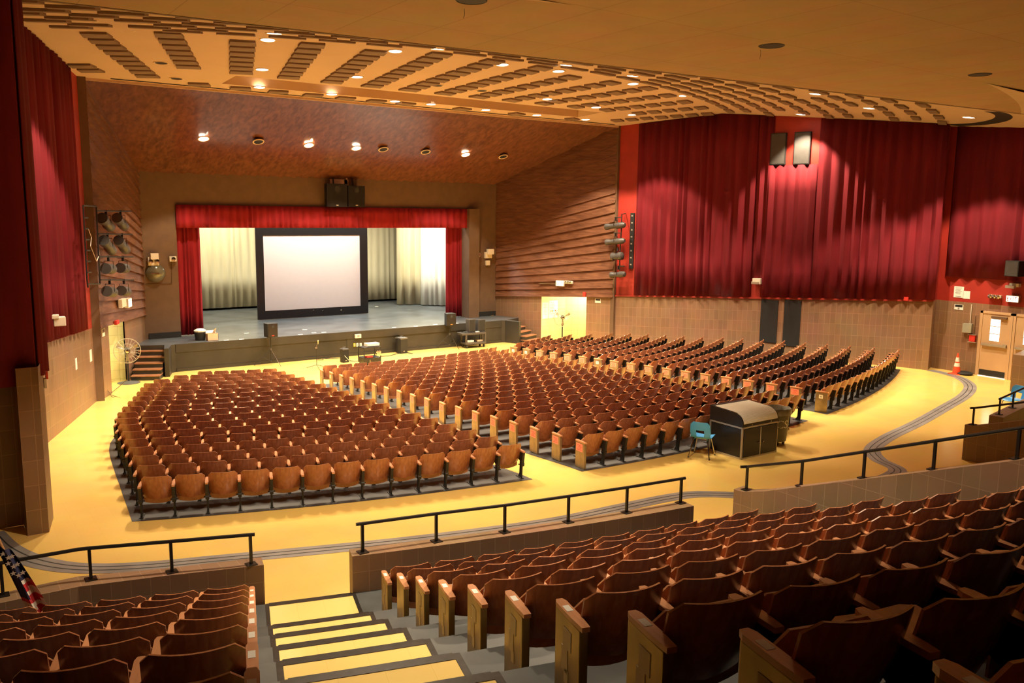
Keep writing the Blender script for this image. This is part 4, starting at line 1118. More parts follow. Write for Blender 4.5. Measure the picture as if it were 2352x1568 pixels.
tag(obj('coiled_cable', m_, 'rubber', None, False, c + Vector((-.05, 0, zt - .02))), 'loose black cables on the left of the utility cart top', 'cable')

# flags
def flag(name, label, base, hgt, lean, cloth_w, fall, rz=0, limp=True, ztop_gap=.16):
    t = thing(name, label, 'flag', base, rz)
    m_ = MB(); m_.lathe([(.19, 0), (.19, .02), (.10, .05), (.04, .08), (.035, .16)], 20); obj('base', m_, 'brass', t, True)
    tip = Vector((lean[0], lean[1], hgt)); m_ = MB(); m_.tube([(0, 0, .05), tip], .018, 8); m_.lathe([(.02, 0), (.035, .05), (.001, .12)], 8, T=Matrix.Translation(tip)); obj('pole', m_, 'polewood', t, True)
    mb = MB(); NU, NV = 22, 16; d = tip.normalized()
    def pt(u, v):
        anchor = tip * ((hgt - ztop_gap - .28 * v * fall) / hgt)
        s = 1 - v
        w = cloth_w * (.16 + .84 * min(1, v * 1.3 + .12)); z = hgt - ztop_gap - fall * v * (1 - .18 * u) 
        px0 = tip * (max(z, .1) / hgt)
        x = px0.x + (u - .25) * -w * .55; y = px0.y - .05 - .055 * sin(u * 19 + v * 1.6) * min(1, .35 + v)
        return Vector((x, y, z - .06 * sin(u * 7)))
    for i in range(NU):
        for j in range(NV):
            u, v = (i + .5) / NU, (j + .5) / NV
            st = int((u * 1.0 + v * .18) * 9)
            m = 2 if v < .42 and u < .62 else (0 if st % 2 == 0 else 1)
            mb.face([pt(i / NU, j / NV), pt((i + 1) / NU, j / NV), pt((i + 1) / NU, (j + 1) / NV), pt(i / NU, (j + 1) / NV)], m)
    rnd = random.Random(5)
    for k in range(16):
        u, v = .06 + .52 * rnd.random(), .08 + .32 * rnd.random(); p = pt(u, v) + Vector((0, -.012, 0)); r = .028
        mb.face([p + Vector((r * (1 if q % 2 == 0 else .42) * sin(pi * q / 5), 0, r * (1 if q % 2 == 0 else .42) * cos(pi * q / 5))) for q in range(10)], 1)
    o = obj('flag_cloth', mb, ['flagred', 'flagwhite', 'flagblue'], t, True)
    return t
b = pz(1126, 724, ZS); tipz = py_(1117, 612, b.y)
flag('flag', 'striped flag on a brass based pole at the right end of stage', b, tipz.z - ZS, (tipz.x - b.x, 0), .78, 2.05, ztop_gap=.25)
# the near flag stands in the left foreground seats
fb0 = arc(36.1, radians(-20.6)); fb0 = Vector((*fb0, zr(0)))
# ---- near flag at lower left, leaning over the first row
q0 = pz(18, 1255, 2.0); q1 = pz(100, 1400, 1.05)
t = thing('flag', 'dark star and stripe flag leaning over the front row at lower left', 'flag', (q1.x, q1.y, zr(0)))
L0 = Vector((q1.x, q1.y, zr(0)))
basep = Vector((q1.x + .06, q1.y, zr(0)))
tipp = py_(-15, 1215, q1.y + .25)
m_ = MB(); m_.tube([basep - L0, tipp - L0], .016, 8); obj('pole', m_, 'polewood', t, True)
mb = MB(); NU, NV = 12, 18
Yq = q1.y + .1
def fpt(u, v):
    a = py_(-12 + 78 * v, 1250 + 160 * v, Yq); b = py_(28 + 92 * v, 1265 + 120 * v + 20 * v * v, Yq)
    p = a.lerp(b, u) - L0; p.y += .05 * sin(u * 9 + v * 2) ; return p
for i in range(NU):
    for j in range(NV):
        u, v = (i + .5) / NU, (j + .5) / NV
        m = 2 if v < .50 or u < .38 and v < .78 else (1 if int((v - .50) * 11 + u * .8) % 2 == 0 else 0)
        mb.face([fpt(i / NU, j / NV), fpt((i + 1) / NU, j / NV), fpt((i + 1) / NU, (j + 1) / NV), fpt(i / NU, (j + 1) / NV)], m)
rnd = random.Random(3)
for k in range(9):
    u, v = .25 + .6 * (k % 3) / 2.4, .10 + .14 * (k // 3); p = fpt(u, v) + Vector((0, -.07, 0)); r = .03
    mb.face([p + Vector((r * (1 if q % 2 == 0 else .42) * sin(pi * q / 5), 0, r * (1 if q % 2 == 0 else .42) * cos(pi * q / 5))) for q in range(10)], 1)
obj('flag_cloth', mb, ['flagred', 'flagwhite', 'flagblue'], t, True)

# ---- things left on the stage edge
c = pz(460, 781, ZS); t = thing('bucket', 'black bin topped with white paper at the left stage edge', 'bin', c)
m_ = MB(); m_.lathe([(.17, 0), (.21, .32), (.19, .32)], 20); obj('bin_body', m_, 'black', t, True)
m_ = MB(); m_.lathe([(.20, .32), (.21, .37), (.12, .43), (.001, .42)], 9, sx=1.05); obj('paper_top', m_, 'paper', t)
c = pz(487, 781, ZS); t = thing('carton', 'open pale cardboard box beside the black bin on the stage edge', 'box', c)
w = py_(500, 781, c.y).x - py_(475, 781, c.y).x; h = py_(487, 765, c.y).z - ZS
m_ = MB(); m_.box((-w / 2, -.14, 0), (w / 2, -.13, h)); m_.box((-w / 2, .13, 0), (w / 2, .14, h)); m_.box((-w / 2, -.14, 0), (-w / 2 + .01, .14, h)); m_.box((w / 2 - .01, -.14, 0), (w / 2, .14, h)); m_.box((-w / 2, -.14, 0), (w / 2, .14, .01)); obj('box_body', m_, 'cardboard', t)
m_ = MB(); m_.face([(-w / 2, .14, h), (w / 2, .14, h), (w / 2 - .02, .26, h + .08), (-w / 2 + .02, .26, h + .08)]); m_.face([(w * .1, .1, h - .02), (w * .4, .12, h - .02), (w * .45, .0, h + .2), (w * .2, -.02, h + .14)]); obj('flap', m_, 'paper', t)
mk = MB()
for px, py in ((520, 781), (555, 779), (690, 768), (721, 764), (744, 763), (905, 752), (955, 749), (1000, 745), (1048, 742), (566, 765), (700, 757), (865, 704)):
    p = pz(px, py, ZS); mk.box((p.x - .09, p.y - .05, ZS), (p.x + .09, p.y + .05, ZS + .006))
o = obj('stage_tape', mk, 'paper'); tag(o, 'scattered white tape marks along the stage floor edge', 'tape marks'); o['kind'] = 'stuff'
# outlets on the stage front
Yf = 31.90
def plate(name, label, cat, px0, px1, m='paper', th=.03, Y=Yf, dark=None):
    a, b = py_(*px0, Y), py_(*px1, Y); m_ = MB(); m_.bbox((a.x, Y - th, b.z), (b.x, Y + .01, a.z), .004); o = thing(name, label, cat, (0, 0, 0)); obj('cover', m_, m, o)
    if dark: m_ = MB(); w = b.x - a.x; h = a.z - b.z; m_.box((a.x + w * .3, Y - th - .004, b.z + h * .25), (a.x + w * .7, Y - th, b.z + h * .75)); obj('socket', m_, dark, o)
    return o
plate('control_box', 'white control box on the stage front under the stage lip', 'box', (814.5, 767.5), (828, 775), 'white', .08, dark='ink')
for a, b, lab, mm in ((811.5, 816.5, 'brass floor outlet plate, leftmost of three on the stage front', 'brass'), (818.5, 823, 'white outlet plate, middle of three on the stage front', 'paper'), (826, 830.5, 'white outlet plate, rightmost of three on the stage front', 'paper')):
    plate('outlet_plate', lab, 'outlet', (a, 788), (b, 795.5), mm, .012, dark='ink')
# floor cables
def cable(label, pxs, r=.012):
    m_ = MB(); pts = [pz(x, y, zf + .014) for x, y in pxs]; sp_ = smooth_path(pts, 5); m_.tube([(p.x, p.y, zf + .014) for p in sp_], r, 5); tag(obj('floor_cable', m_, 'rubber'), label, 'cable')
cable('black cable on the floor between the small amplifier and the cart', [(797, 826), (812, 829), (830, 828)])
cable('black cable with an adapter on the floor right of the cart', [(875, 818), (893, 817), (912, 812), (930, 809), (948, 812)], .015)
cable('thin black cable on the floor beside the microphone stand', [(728, 826), (742, 826), (742, 823), (757, 823), (790, 821)])

# ---- wall devices on the proscenium wall
def emerg(name, label, a, b, Y, X=None, m='white', heads=2, cat='emergency light', hz=0):
    if X is None: p, q = py_(*a, Y), py_(*b, Y); T = Matrix.Translation(((p.x + q.x) / 2, Y, (p.z + q.z) / 2)) @ rotz(hz); w = abs(q.x - p.x)
    else: p, q = px_(*a, X), px_(*b, X); T = Matrix.Translation((X, (p.y + q.y) / 2, (p.z + q.z) / 2)) @ rotz(-pi / 2); w = abs(q.y - p.y)
    h = abs(p.z - q.z); t = thing(name, label, cat, T.translation); t.rotation_euler = T.to_euler()
    m_ = MB(); m_.bbox((-w / 2, -.12, -h / 2), (w / 2, 0, h / 2), .008); obj('housing', m_, m, t)
    for i in range(heads):
        x = (-.5 + i / max(1, heads - 1)) * w * .6 if heads > 1 else 0
        m_ = MB(); m_.lathe([(.02, 0), (min(.08, h * .4), .06), (min(.08, h * .4), .08), (.001, .085)], 12, T=Matrix.Translation((x, -.12, 0)) @ Matrix.Rotation(radians(90), 4, 'X')); obj('lamp_head', m_, 'chrome', t, True)
    return t
emerg('emergency_light', 'white emergency light unit left of the stage, lower of two boxes', (338, 590), (364, 609), YP)
m_ = MB(); p, q = py_(343, 581, YP), py_(362, 595, YP); m_.bbox((p.x, YP - .2, q.z), (q.x, YP - .12, p.z), .01); tag(obj('wall_sign', m_, 'white'), 'blank white box above the emergency light left of the stage', 'sign')
emerg('wall_box', 'small white box with a conduit beside the left stage leg', (387.5, 588.5), (404, 600), YP, heads=1, cat='wall box')
m_ = MB(); p = py_(394.5, 600, YP); q = py_(394.5, 651, YP); r = py_(335, 652, YP); m_.tube([(p.x, YP - .02, p.z), (q.x, YP - .02, q.z), (r.x, YP - .02, r.z)], .012, 6); tag(obj('conduit', m_, 'brown'), 'thin brown conduit on the wall left of the stage', 'conduit')
p = py_(357, 627, YP); t = thing('wall_fan_dome', 'dark round glass dome on the wall left of the stage', 'dome', (p.x, YP, p.z))
m_ = MB(); m_.lathe([(.34, 0), (.34, .06), (.24, .18), (.001, .24)], 20, T=Matrix.Rotation(radians(90), 4, 'X')); obj('dome', m_, 'clearfan', t, True)
m_ = MB(); m_.box((-.2, -.25, -.02), (.08, -.245, .03)); obj('shiny_strip', m_, 'chrome', t)
emerg('emergency_light', 'white emergency light with two heads right of the stage opening', (1084.5, 580.5), (1100, 589), YP)
emerg('wall_box', 'white square box above the flag on the right stage wall', (1112, 578.5), (1127, 592.5), YP, heads=0, cat='wall box')
m_ = MB(); p, q = py_(1121, 572, YP - .25), py_(1134, 584, YP - .25); m_.bbox((p.x, YP - .28, q.z), (q.x, YP - .12, p.z), .01); tag(obj('flood_light', m_, 'white'), 'tilted white floodlight above the white square box near the flag', 'light')
m_ = MB(); p, q = py_(1114, 598, YP), py_(1123.5, 609, YP); m_.bbox((p.x, YP - .1, q.z), (q.x, YP, p.z), .03); tag(obj('access_point', m_, 'white', None, True), 'small rounded white device directly above the flagpole tip', 'device')

# ---- exit sign, alarms and notices on the splayed walls
def on_wall(Wl, px, py, o=.0, sgn=1):
    p = onpl(px, py, *Wl); d = Vector((Wl[1][0] - Wl[0][0], Wl[1][1] - Wl[0][1])).normalized(); n = Vector((d.y, -d.x)) * sgn
    return p, d, n
def wbox(name, label, cat, Wl, a, b, th, m, sgn, o=0, parts_=None, th0=0):
    p, d, n = on_wall(Wl, *a, sgn=sgn); q, _, _ = on_wall(Wl, *b, sgn=sgn)
    c = (p + q) / 2; w = (q.xy - p.xy).length; h = abs(p.z - q.z)
    ang_ = atan2(n.y, n.x) + pi / 2
    t = thing(name, label, cat, (c.x + n.x * o, c.y + n.y * o, c.z), ang_)
    m_ = MB(); m_.bbox((-w / 2, -th, -h / 2), (w / 2, -th0, h / 2), min(.006, th * .3)); obj('body', m_, m, t)
    return t, w, h
EXIT = {'E': [(0, 0, .2, 1), (0, 0, .8, .16), (0, .42, .7, .58), (0, .84, .8, 1)], 'I': [(.3, 0, .5, 1)], 'T': [(0, .84, .8, 1), (.3, 0, .5, 1)]}
def exit_face(t, w, h, th, lit='exitlit'):
    m_ = MB(); m_.box((-w * .46, -th - .006, -h * .42), (w * .46, -th, h * .42)); obj('lit_face', m_, lit, t)
    m_ = MB(); lw = w * .17; lh = h * .56; y0, y1 = -th - .011, -th - .006
    for i, ch in enumerate('EXIT'):
        x0 = -w * .40 + i * w * .205; z0 = -lh / 2
        if ch == 'X':
            for s in (1, -1):
                a, b = (0, 1) if s > 0 else (1, 0); k = .2
                pts = [(x0 + lw * (a * .8), z0), (x0 + lw * (a * .8 + k), z0), (x0 + lw * (b * .8 + k), z0 + lh), (x0 + lw * b * .8, z0 + lh)]
                m_.face([(x, y0 - .001 * s, z) for x, z in pts])
        else:
            for a, c, b, d in EXIT[ch]: m_.box((x0 + a * lw, y0, z0 + c * lh), (x0 + b * lw, y1, z0 + d * lh))
    obj('exit_letters', m_, 'exitred', t)
t, w, h = wbox('exit_sign', 'lit exit sign on the wood siding above the right doorway', 'exit sign', SR, (1282, 643), (1300, 657), .12, 'white', -1, .1); exit_face(t, w, h, .12)
t, w, h = wbox('emergency_light', 'emergency light bar right of the exit sign over right doorway', 'emergency light', SR, (1302, 644), (1319, 651), .10, 'white', -1, .1)
for x in (-.3, 0, .3): m_ = MB(); m_.lathe([(.02, 0), (.05, .05), (.001, .06)], 10, T=Matrix.Translation((x * w, -.1, 0)) @ Matrix.Rotation(radians(90), 4, 'X')); obj('lamp_head', m_, 'chrome', t)
t, w, h = wbox('alarm_strobe', 'small red alarm above the right corner of the right doorway', 'alarm', SR, (1343, 670), (1348.5, 680), .08, 'red', -1, .1)
t, w, h = wbox('notice', 'small black and white notice right of the right doorway', 'sign', SR, (1367, 685), (1380, 696), .015, 'paper', -1); m_ = MB(); m_.box((-w * .4, -.019, h * .05), (w * .4, -.015, h * .42)); obj('black_header', m_, 'black', t)
t, w, h = wbox('exit_sign', 'lit exit sign under the stage light rack on the left siding', 'exit sign', SL, (276, 686.5), (285, 704), .13, 'white', 1, .12); exit_face(t, w, h, .13)
t, w, h = wbox('emergency_light', 'white emergency light left of the lit exit sign on left siding', 'emergency light', SL, (262, 688), (273, 703), .12, 'white', 1, .12)
t, w, h = wbox('alarm_strobe', 'small red alarm on the siding over the left doorway', 'alarm', SL, (254, 737), (261, 743), .08, 'red', 1, .1)
t, w, h = wbox('notice', 'small notice on the tile wall left of the left doorway', 'sign', SL, (233, 756), (240, 771), .015, 'paper', 1); m_ = MB(); m_.box((-w * .4, -.019, h * .0), (w * .4, -.015, h * .42)); obj('dark_header', m_, 'brown', t)
# posters in the right corridor
cw = (tuple(lj), tuple(k_.xy)) if False else ((lj.x, lj.y), (pz(1297, 776, -.667).x, pz(1297, 776, -.667).y))
for a, b, lab, cols in (((1246, 695), (1259, 731), 'white list poster at left on the yellow corridor wall', 0), ((1261, 691), (1280, 729), 'white poster with a coloured strip on the yellow corridor wall', 1)):
    t, w, h = wbox('poster', lab, 'poster', cw, a, b, .012, 'paper', 1)
    for i in range(9): m_ = MB()
    m_ = MB()
    for i in range(8): m_.box((-w * .35, -.014, h * (.38 - .09 * i)), (w * (.05 + .25 * ((i * 7) % 3) / 3), -.012, h * (.40 - .09 * i)))
    obj('print', m_, 'ink', t)
    if cols:
        for i, cm in enumerate(('alu', 'brass', 'blue', 'orange')): m_ = MB(); m_.box((w * (-.36 + .18 * i), -.016, -h * .12), (w * (-.24 + .18 * i), -.013, -h * .04)); obj('colour_patch', m_, cm, t)
# fans
def fan(label, base, hub, r, ybase, blades=3, basemat='black', yaw=0, guard='fanmetal', bladem='fanblade', wallmount=False):
    t = thing('pedestal_fan', label, 'fan', base, yaw, 'standing fans')
    hz = hub - base[2]
    if not wallmount:
        m_ = MB(); m_.lathe([(.36, 0), (.36, .015), (.10, .05), (.03, .07)], 24); obj('base', m_, basemat, t, True)
        m_ = MB(); m_.tube([(0, 0, .05), (0, 0, hz - .1)], .028, 8); obj('pole', m_, 'black', t, True)
    else:
        m_ = MB(); m_.tube([(0, .18, hz), (0, .05, hz)], .03, 8); m_.tube([(0, .0, .0), (0, .0, hz - .05)], .02, 8); obj('pole', m_, 'black', t)
    TT = Matrix.Translation((0, -.12, hz)) @ Matrix.Rotation(radians(90), 4, 'X')
    m_ = MB(); m_.lathe([(.10, -.18), (.10, 0), (.05, .04)], 14, T=TT); obj('motor', m_, 'midgrey', t, True)
    m_ = MB()
    for q, zz in ((r, 0), (r * .98, .08), (r * .98, -.08), (r * .55, .11), (r * .55, -.11)): m_.tube([TT @ Vector((q * cos(2 * pi * i / 28), q * sin(2 * pi * i / 28), zz)) for i in range(28)], .008 if zz == 0 else .0045, 5, closed=True)
    for i in range(22):
        a = 2 * pi * i / 22
        for s in (1, -1): m_.tube([TT @ Vector((.09 * cos(a), .09 * sin(a), .12 * s)), TT @ Vector((r * .55 * cos(a), r * .55 * sin(a), .11 * s)), TT @ Vector((r * cos(a), r * sin(a), 0))], .0028, 4)
    obj('guard', m_, guard, t)
    for i in range(blades):
        a0 = 2 * pi * i / blades + .5; mb = MB(); hwid = .32 if blades == 3 else .24
        pts = []
        for rr, dw in ((.09, .10), (r * .45, hwid * .8), (r * .88, hwid)): pts.append((rr, dw))
        def bp(rr, w_, s): a = a0 + s * w_ * (.55 if rr > .1 else 1.2); return TT @ Vector((rr * cos(a), rr * sin(a), .035 * s))
        for (ra, wa), (rb, wb) in zip(pts, pts[1:]):
            mb.face([bp(ra, wa, -1), bp(rb, wb, -1), bp(rb, wb, 1), bp(ra, wa, 1)])
        o = obj('blade', mb, bladem, t); sm_ = o.modifiers.new('th', 'SOLIDIFY'); sm_.thickness = .006
    m_ = MB(); m_.lathe([(.07, 0), (.06, .05), (.001, .06)], 14, T=TT @ Matrix.Translation((0, 0, .09))); obj('hub_badge', m_, 'chrome', t, True)
bL = pz(296, 879, zf); hL = py_(306, 803, bL.y).z
fan('tall grey pedestal fan by the left doorway and stage steps', bL, hL, .42, 0, 3, 'grey', -.15)
bR = pz(1291, 782, zf); hR = py_(1294.5, 728, bR.y).z
fan('tall pedestal fan in front of the right yellow doorway', bR, hR, .42, 0, 3, 'black', -.55)
bB = pz(1365, 783, zf); hB = py_(1365.5, 757, bB.y).z
fan('black five bladed fan by the tile wall right of the doorway', bB, hB, .33, 0, 5, 'black', -.6, 'black', 'black')
m_ = MB(); pts = [Vector(onpl(236, 889, *LW)), pz(247, 895, zf + .2), pz(256, 910, zf + .02), pz(268, 917, zf + .015), pz(278, 914, zf + .015), pz(262, 909, zf + .015), pz(252, 905, zf + .05), pz(276, 885, zf + .015), pz(291, 872, zf + .25)]
m_.tube(pts, .009, 5); tag(obj('fan_cord', m_, 'brown'), 'thin looping power cord of the fan by the left doorway', 'cord')

# ---- stage lighting racks
def fixture(label, T, length=.52, r=.09, head='lens', group='stage spotlights', face=None):
    t = thing('stage_spotlight', label, 'stage light', T.translation, 0, group); t.rotation_euler = T.to_euler()
    Ry = Matrix.Rotation(radians(90), 4, 'Y'); dz = -.34
    tl = Matrix.Translation((0, 0, dz)) @ Matrix.Rotation(face or 0, 4, 'Y') @ Ry
    m_ = MB(); m_.lathe([(r * .55, -length * .5), (r * .95, -length * .42), (r, -length * .1), (r * .8, 0), (r * .8, length * .28), (r * 1.02, length * .34), (r * 1.02, length * .5), (r * .8, length * .5)], 14, T=tl); obj('barrel', m_, 'midgrey', t, True)
    m_ = MB(); m_.lathe([(.001, length * .46), (r * .85, length * .46), (r * .85, length * .47)], 14, T=tl); obj('lens', m_, head, t)
    m_ = MB(); m_.tube([(0, -.12, dz), (0, -.12, -.12), (0, .12, -.12), (0, .12, dz)], .010, 6); obj('yoke', m_, 'iron', t)
    m_ = MB(); m_.box((-.025, -.03, -.12), (.025, .03, .03)); obj('clamp', m_, 'iron', t)
    return t
PLN = YP - 4.4                                               # left rack hangs in front of the left siding
def lp(px, py, o=.75):
    d = Vector((SL[1][0] - SL[0][0], SL[1][1] - SL[0][1])).normalized(); n = Vector((d.y, -d.x)); s = (SL[0][0] + n.x * o, SL[0][1] + n.y * o); e = (SL[1][0] + n.x * o, SL[1][1] + n.y * o)
    return onpl(px, py, s, e)
A0 = lp(191, 472); t = thing('lighting_rack', 'black pipe rack of stage lights on the left siding', 'lighting rack', A0)
m_ = MB()
fr = [[(191, 472), (200, 640)], [(221, 474), (230, 652)], [(191, 472), (221, 474)], [(201, 652), (230, 652)], [(200, 640), (202, 660)]]
for i in range(6): fr.append([(192.5 + 1.6 * i, 500 + 25 * i), (201 + 1.6 * i, 500 + 25 * i)])
for f_ in fr: m_.tube([lp(*p) - A0 for p in f_], .022, 6)
obj('ladder_frame', m_, 'iron', t)
BAR = [((222, 484), (300, 485)), ((226, 537), (303, 538)), ((228, 589.5), (305, 590)), ((231, 642.5), (307, 643))]
for a, b in BAR: m_ = MB(); m_.tube([lp(*a) - A0, lp(*b) - A0], .024, 6); obj('pipe_arm', m_, 'iron', t)
NAMES = ['top', 'second', 'third', 'lowest']
dW = Vector((SL[1][0] - SL[0][0], SL[1][1] - SL[0][1])).normalized(); azL = atan2(dW.y, dW.x)
for i, (a, b) in enumerate(BAR):
    for j, fx in enumerate((.27, .70)):
        p = lp(a[0] + (b[0] - a[0]) * fx, a[1] + (b[1] - a[1]) * fx)
        fixture('black stage spotlight, %s one on the %s pipe of the left rack' % (('left', 'right')[j], NAMES[i]), Matrix.Translation(p) @ rotz(azL + pi), .95 if i < 2 else .72, .15, 'chrome' if (i, j) == (2, 1) else 'lens', 'stage spotlights on the left rack', radians((18, 22, 5, 8)[i]) * -1)
m_ = MB(); cbp = [lp(203, 526), lp(210, 545), lp(208, 565), lp(214, 580), lp(222, 600), lp(228, 585), lp(226, 560)]; m_.tube(cbp, .010, 5); tag(obj('rack_cable', m_, 'white'), 'pale cable looping down the left lighting rack frame', 'cable')
def rp(px, py, o=.55):
    n = Vector((-.97, -.243)); s = tuple(Vector(RW[0]) + n * o); e = tuple(Vector(RW[1]) + n * o); return onpl(px, py, s, e)
A1 = rp(1428, 495); t = thing('lighting_rack', 'black vertical pipe of stage lights on the red panel at right', 'lighting rack', A1)
m_ = MB(); m_.tube([rp(1437, 490, .05) - A1, rp(1428, 492) - A1, rp(1427, 530) - A1, rp(1424, 580) - A1, rp(1423, 620) - A1], .025, 6); obj('upright_pipe', m_, 'iron', t)
for y, x0, x1 in ((499, 1412, 1428), (535, 1410, 1427), (611, 1423, 1434)): m_ = MB(); m_.tube([rp(x0, y) - A1, rp(x1, y) - A1], .022, 6); obj('pipe_arm', m_, 'iron', t)
dR = Vector((RW[1][0] - RW[0][0], RW[1][1] - RW[0][1])).normalized(); azR = atan2(dR.y, dR.x)
for i, (x, y, L_, nm) in enumerate(((1414, 500, 1.0, 'top'), (1414, 536, .95, 'second'), (1419, 570, .55, 'third'), (1420, 612, .75, 'lowest'))):
    fixture('black stage spotlight, %s one on the right vertical pipe' % nm, Matrix.Translation(rp(x, y)) @ rotz(azR), L_, .13 if i != 2 else .17, 'white' if i == 3 else 'lens', 'stage spotlights on the right pipe', radians(6))
t, w, h = wbox('dimmer_strip', 'tall black connector strip on the red panel beside the right lights', 'connector strip', RW, (1450, 489), (1455, 617), .07, 'black', -1)
m_ = MB()
for i in range(8): z = h * (.45 - .125 * i); m_.box((-.04, -.078, z - .03), (.04, -.07, z + .03))
obj('sockets', m_, 'alu', t)

# ---- right wall things
t, w, h = wbox('acoustic_board', 'tall black panel on the brown tile wall, left one of two', 'panel', RW, (1749.5, 687), (1783, 788), .03, 'black', -1)
t, w, h = wbox('acoustic_board', 'tall black panel on the brown tile wall, right one of two', 'panel', RW, (1803, 688), (1835, 797), .03, 'black', -1)
t, w, h = wbox('speaker_grille', 'black grille in the red niche between curtains, left one', 'speaker grille', RW, (1774, 307), (1805, 378), .10, 'black', -1)
m_ = MB(); m_.box((-w / 2 + .03, -.106, -h / 2 + .03), (w / 2 - .03, -.1, h / 2 - .03)); obj('grille_cloth', m_, 'midgrey', t)
t, w, h = wbox('speaker_grille', 'black grille in the red niche between curtains, right one', 'speaker grille', RW, (1828, 304), (1861, 377), .10, 'black', -1)
m_ = MB(); m_.box((-w / 2 + .03, -.106, -h / 2 + .03), (w / 2 - .03, -.1, h / 2 - .03)); obj('grille_cloth', m_, 'midgrey', t)
t, w, h = wbox('emergency_light', 'white emergency light in the gap between two right wall curtains', 'emergency light', RW, (1735, 638), (1752, 652), .25, 'white', -1, 0)
m_ = MB(); m_.bbox((-w * .5, -.34, -h * .5), (w * .35, -.25, -h * .05), .01); obj('lamp_head', m_, 'alu', t)
t, w, h = wbox('alarm_box', 'tiny red alarm box at the right foot of the wall curtains', 'alarm', RW, (2079, 681), (2088, 690), .15, 'red', -1)
# far left wall papers
for a, b, lab in (((172, 824), (177, 847), 'white paper strip on the left tile wall, nearer one'), ((205, 805), (211, 828), 'white paper strip on the left tile wall, farther one')):
    wbox('paper_strip', lab, 'paper', LW, a, b, .012, 'paper', 1)
p = onpl(109, 737, *LW); t = thing('emergency_light', 'small white emergency light on the nearest left wall curtain edge', 'emergency light', (p.x + .25, p.y - .1, p.z)); m_ = MB(); m_.bbox((-.14, -.1, -.12), (.12, .1, .1), .02); obj('housing', m_, 'white', t); m_ = MB(); m_.bbox((-.18, -.12, .06), (-.02, .02, .16), .02); obj('lamp_head', m_, 'white', t)
p, q = py_(100, 869, 14.85), py_(107, 890, 14.85); m_ = MB(); m_.box((p.x, 14.80, q.z), (q.x, 14.92, p.z)); tag(obj('wall_device', m_, 'white'), 'small white box at the lower corner of the nearest red hanging', 'box')
p, q = py_(104, 853, 14.85), py_(110, 869, 14.85); m_ = MB(); m_.box((p.x, 14.80, q.z), (q.x, 14.92, p.z)); tag(obj('alarm_box', m_, 'red'), 'small red alarm box at the corner of the nearest red hanging', 'alarm')

# ---- the door wall at right
XW = XD
def dbox(name, label, cat, a, b, th, m, struct_=False):
    p, q = px_(*a, XW), px_(*b, XW); t = thing(name, label, cat, (XW, (p.y + q.y) / 2, (p.z + q.z) / 2), -pi / 2); w = abs(p.y - q.y); h = abs(p.z - q.z)
    m_ = MB(); m_.bbox((-w / 2, -th, -h / 2), (w / 2, 0, h / 2), min(.006, th * .3)); obj('body', m_, m, t); return t, w, h
zd0 = 0; zd1 = px_(2256, 713, XW).z; ya = px_(2250, 790, XW).y; yb = px_(2322, 790, XW).y; wl = ya - yb
def door(name, y0, y1):
    o = struct(name, (lambda m_: (m_.box((XW - .05, y1 + .05, .012), (XW - .005, y0 - .05, zd1 - .06)), m_)[1])(MB()), 'doorpaint')
    yc = (y0 + y1) / 2
    m_ = MB(); m_.box((XW - .07, y0 - .055, 0), (XW + .02, y0 + .035, zd1)); m_.box((XW - .07, y1 - .035, 0), (XW + .02, y1 + .055, zd1)); m_.box((XW - .07, y1 - .03, zd1 - .07), (XW + .02, y0 + .03, zd1)); obj('door_frame', m_, 'doorpaint', o)
    m_ = MB(); m_.box((XW - .056, y1 + .08, .03), (XW - .05, y0 - .08, .22)); obj('kick_plate', m_, 'black', o)
    m_ = MB(); m_.box((XW - .12, y1 + .1, 1.02), (XW - .07, y0 - .1, 1.09)); m_.box((XW - .10, y1 + .1, 1.0), (XW - .05, y1 + .2, 1.12)); obj('panic_bar', m_, 'alu', o)
    za, zb_ = px_(2290, 733, XW).z, px_(2290, 785, XW).z; hy = .155
    for i in range(3):
        zt_ = za - (za - zb_) * i / 3; zl = za - (za - zb_) * (i + 1) / 3 + .02
        m_ = MB(); m_.box((XW - .054, yc - hy + .02, zl), (XW - .049, yc + .03, zt_), 1); m_.box((XW - .054, yc + .03, zl), (XW - .049, yc + hy + .02, zt_), 0); obj('window_pane', m_, ['daylight', 'dayglow'], o)
    return o
door('door_1', ya, yb); door('door_2', yb - .06, yb - .06 - wl)
m_ = MB(); m_.box((XW - .12, ya - wl * .85, zd1 - .2), (XW - .05, ya - wl * .35, zd1 - .14)); obj('door_closer', m_, 'brown', bpy.data.objects['door_1'])
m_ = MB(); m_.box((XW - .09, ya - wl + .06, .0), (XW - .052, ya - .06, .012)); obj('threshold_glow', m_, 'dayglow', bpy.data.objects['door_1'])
t, w, h = dbox('exit_sign', 'lit red lettered EXIT sign above the right double doors', 'exit sign', (2316, 677), (2344, 695), .14, 'alu'); exit_face(t, w, h, .14)
t, w, h = dbox('emergency_light', 'emergency light bar on the red band left of EXIT sign', 'emergency light', (2273, 676), (2302, 684.5), .10, 'white')
for x in (-.3, 0, .3): m_ = MB(); m_.lathe([(.02, 0), (.07, .05), (.001, .07)], 12, T=Matrix.Translation((x * w, -.1, 0)) @ Matrix.Rotation(radians(90), 4, 'X')); obj('lamp_head', m_, 'chrome', t)
t, w, h = dbox('emergency_light', 'white twin box emergency light directly above the EXIT sign', 'emergency light', (2324, 649.5), (2345, 659), .16, 'white'); m_ = MB(); m_.bbox((-w * .7, -.3, -h * .9), (w * .25, -.16, -h * .1), .01); obj('lamp_head', m_, 'alu', t)
p, q = px_(2308, 598, XW - .45), px_(2339, 636, XW - .45)
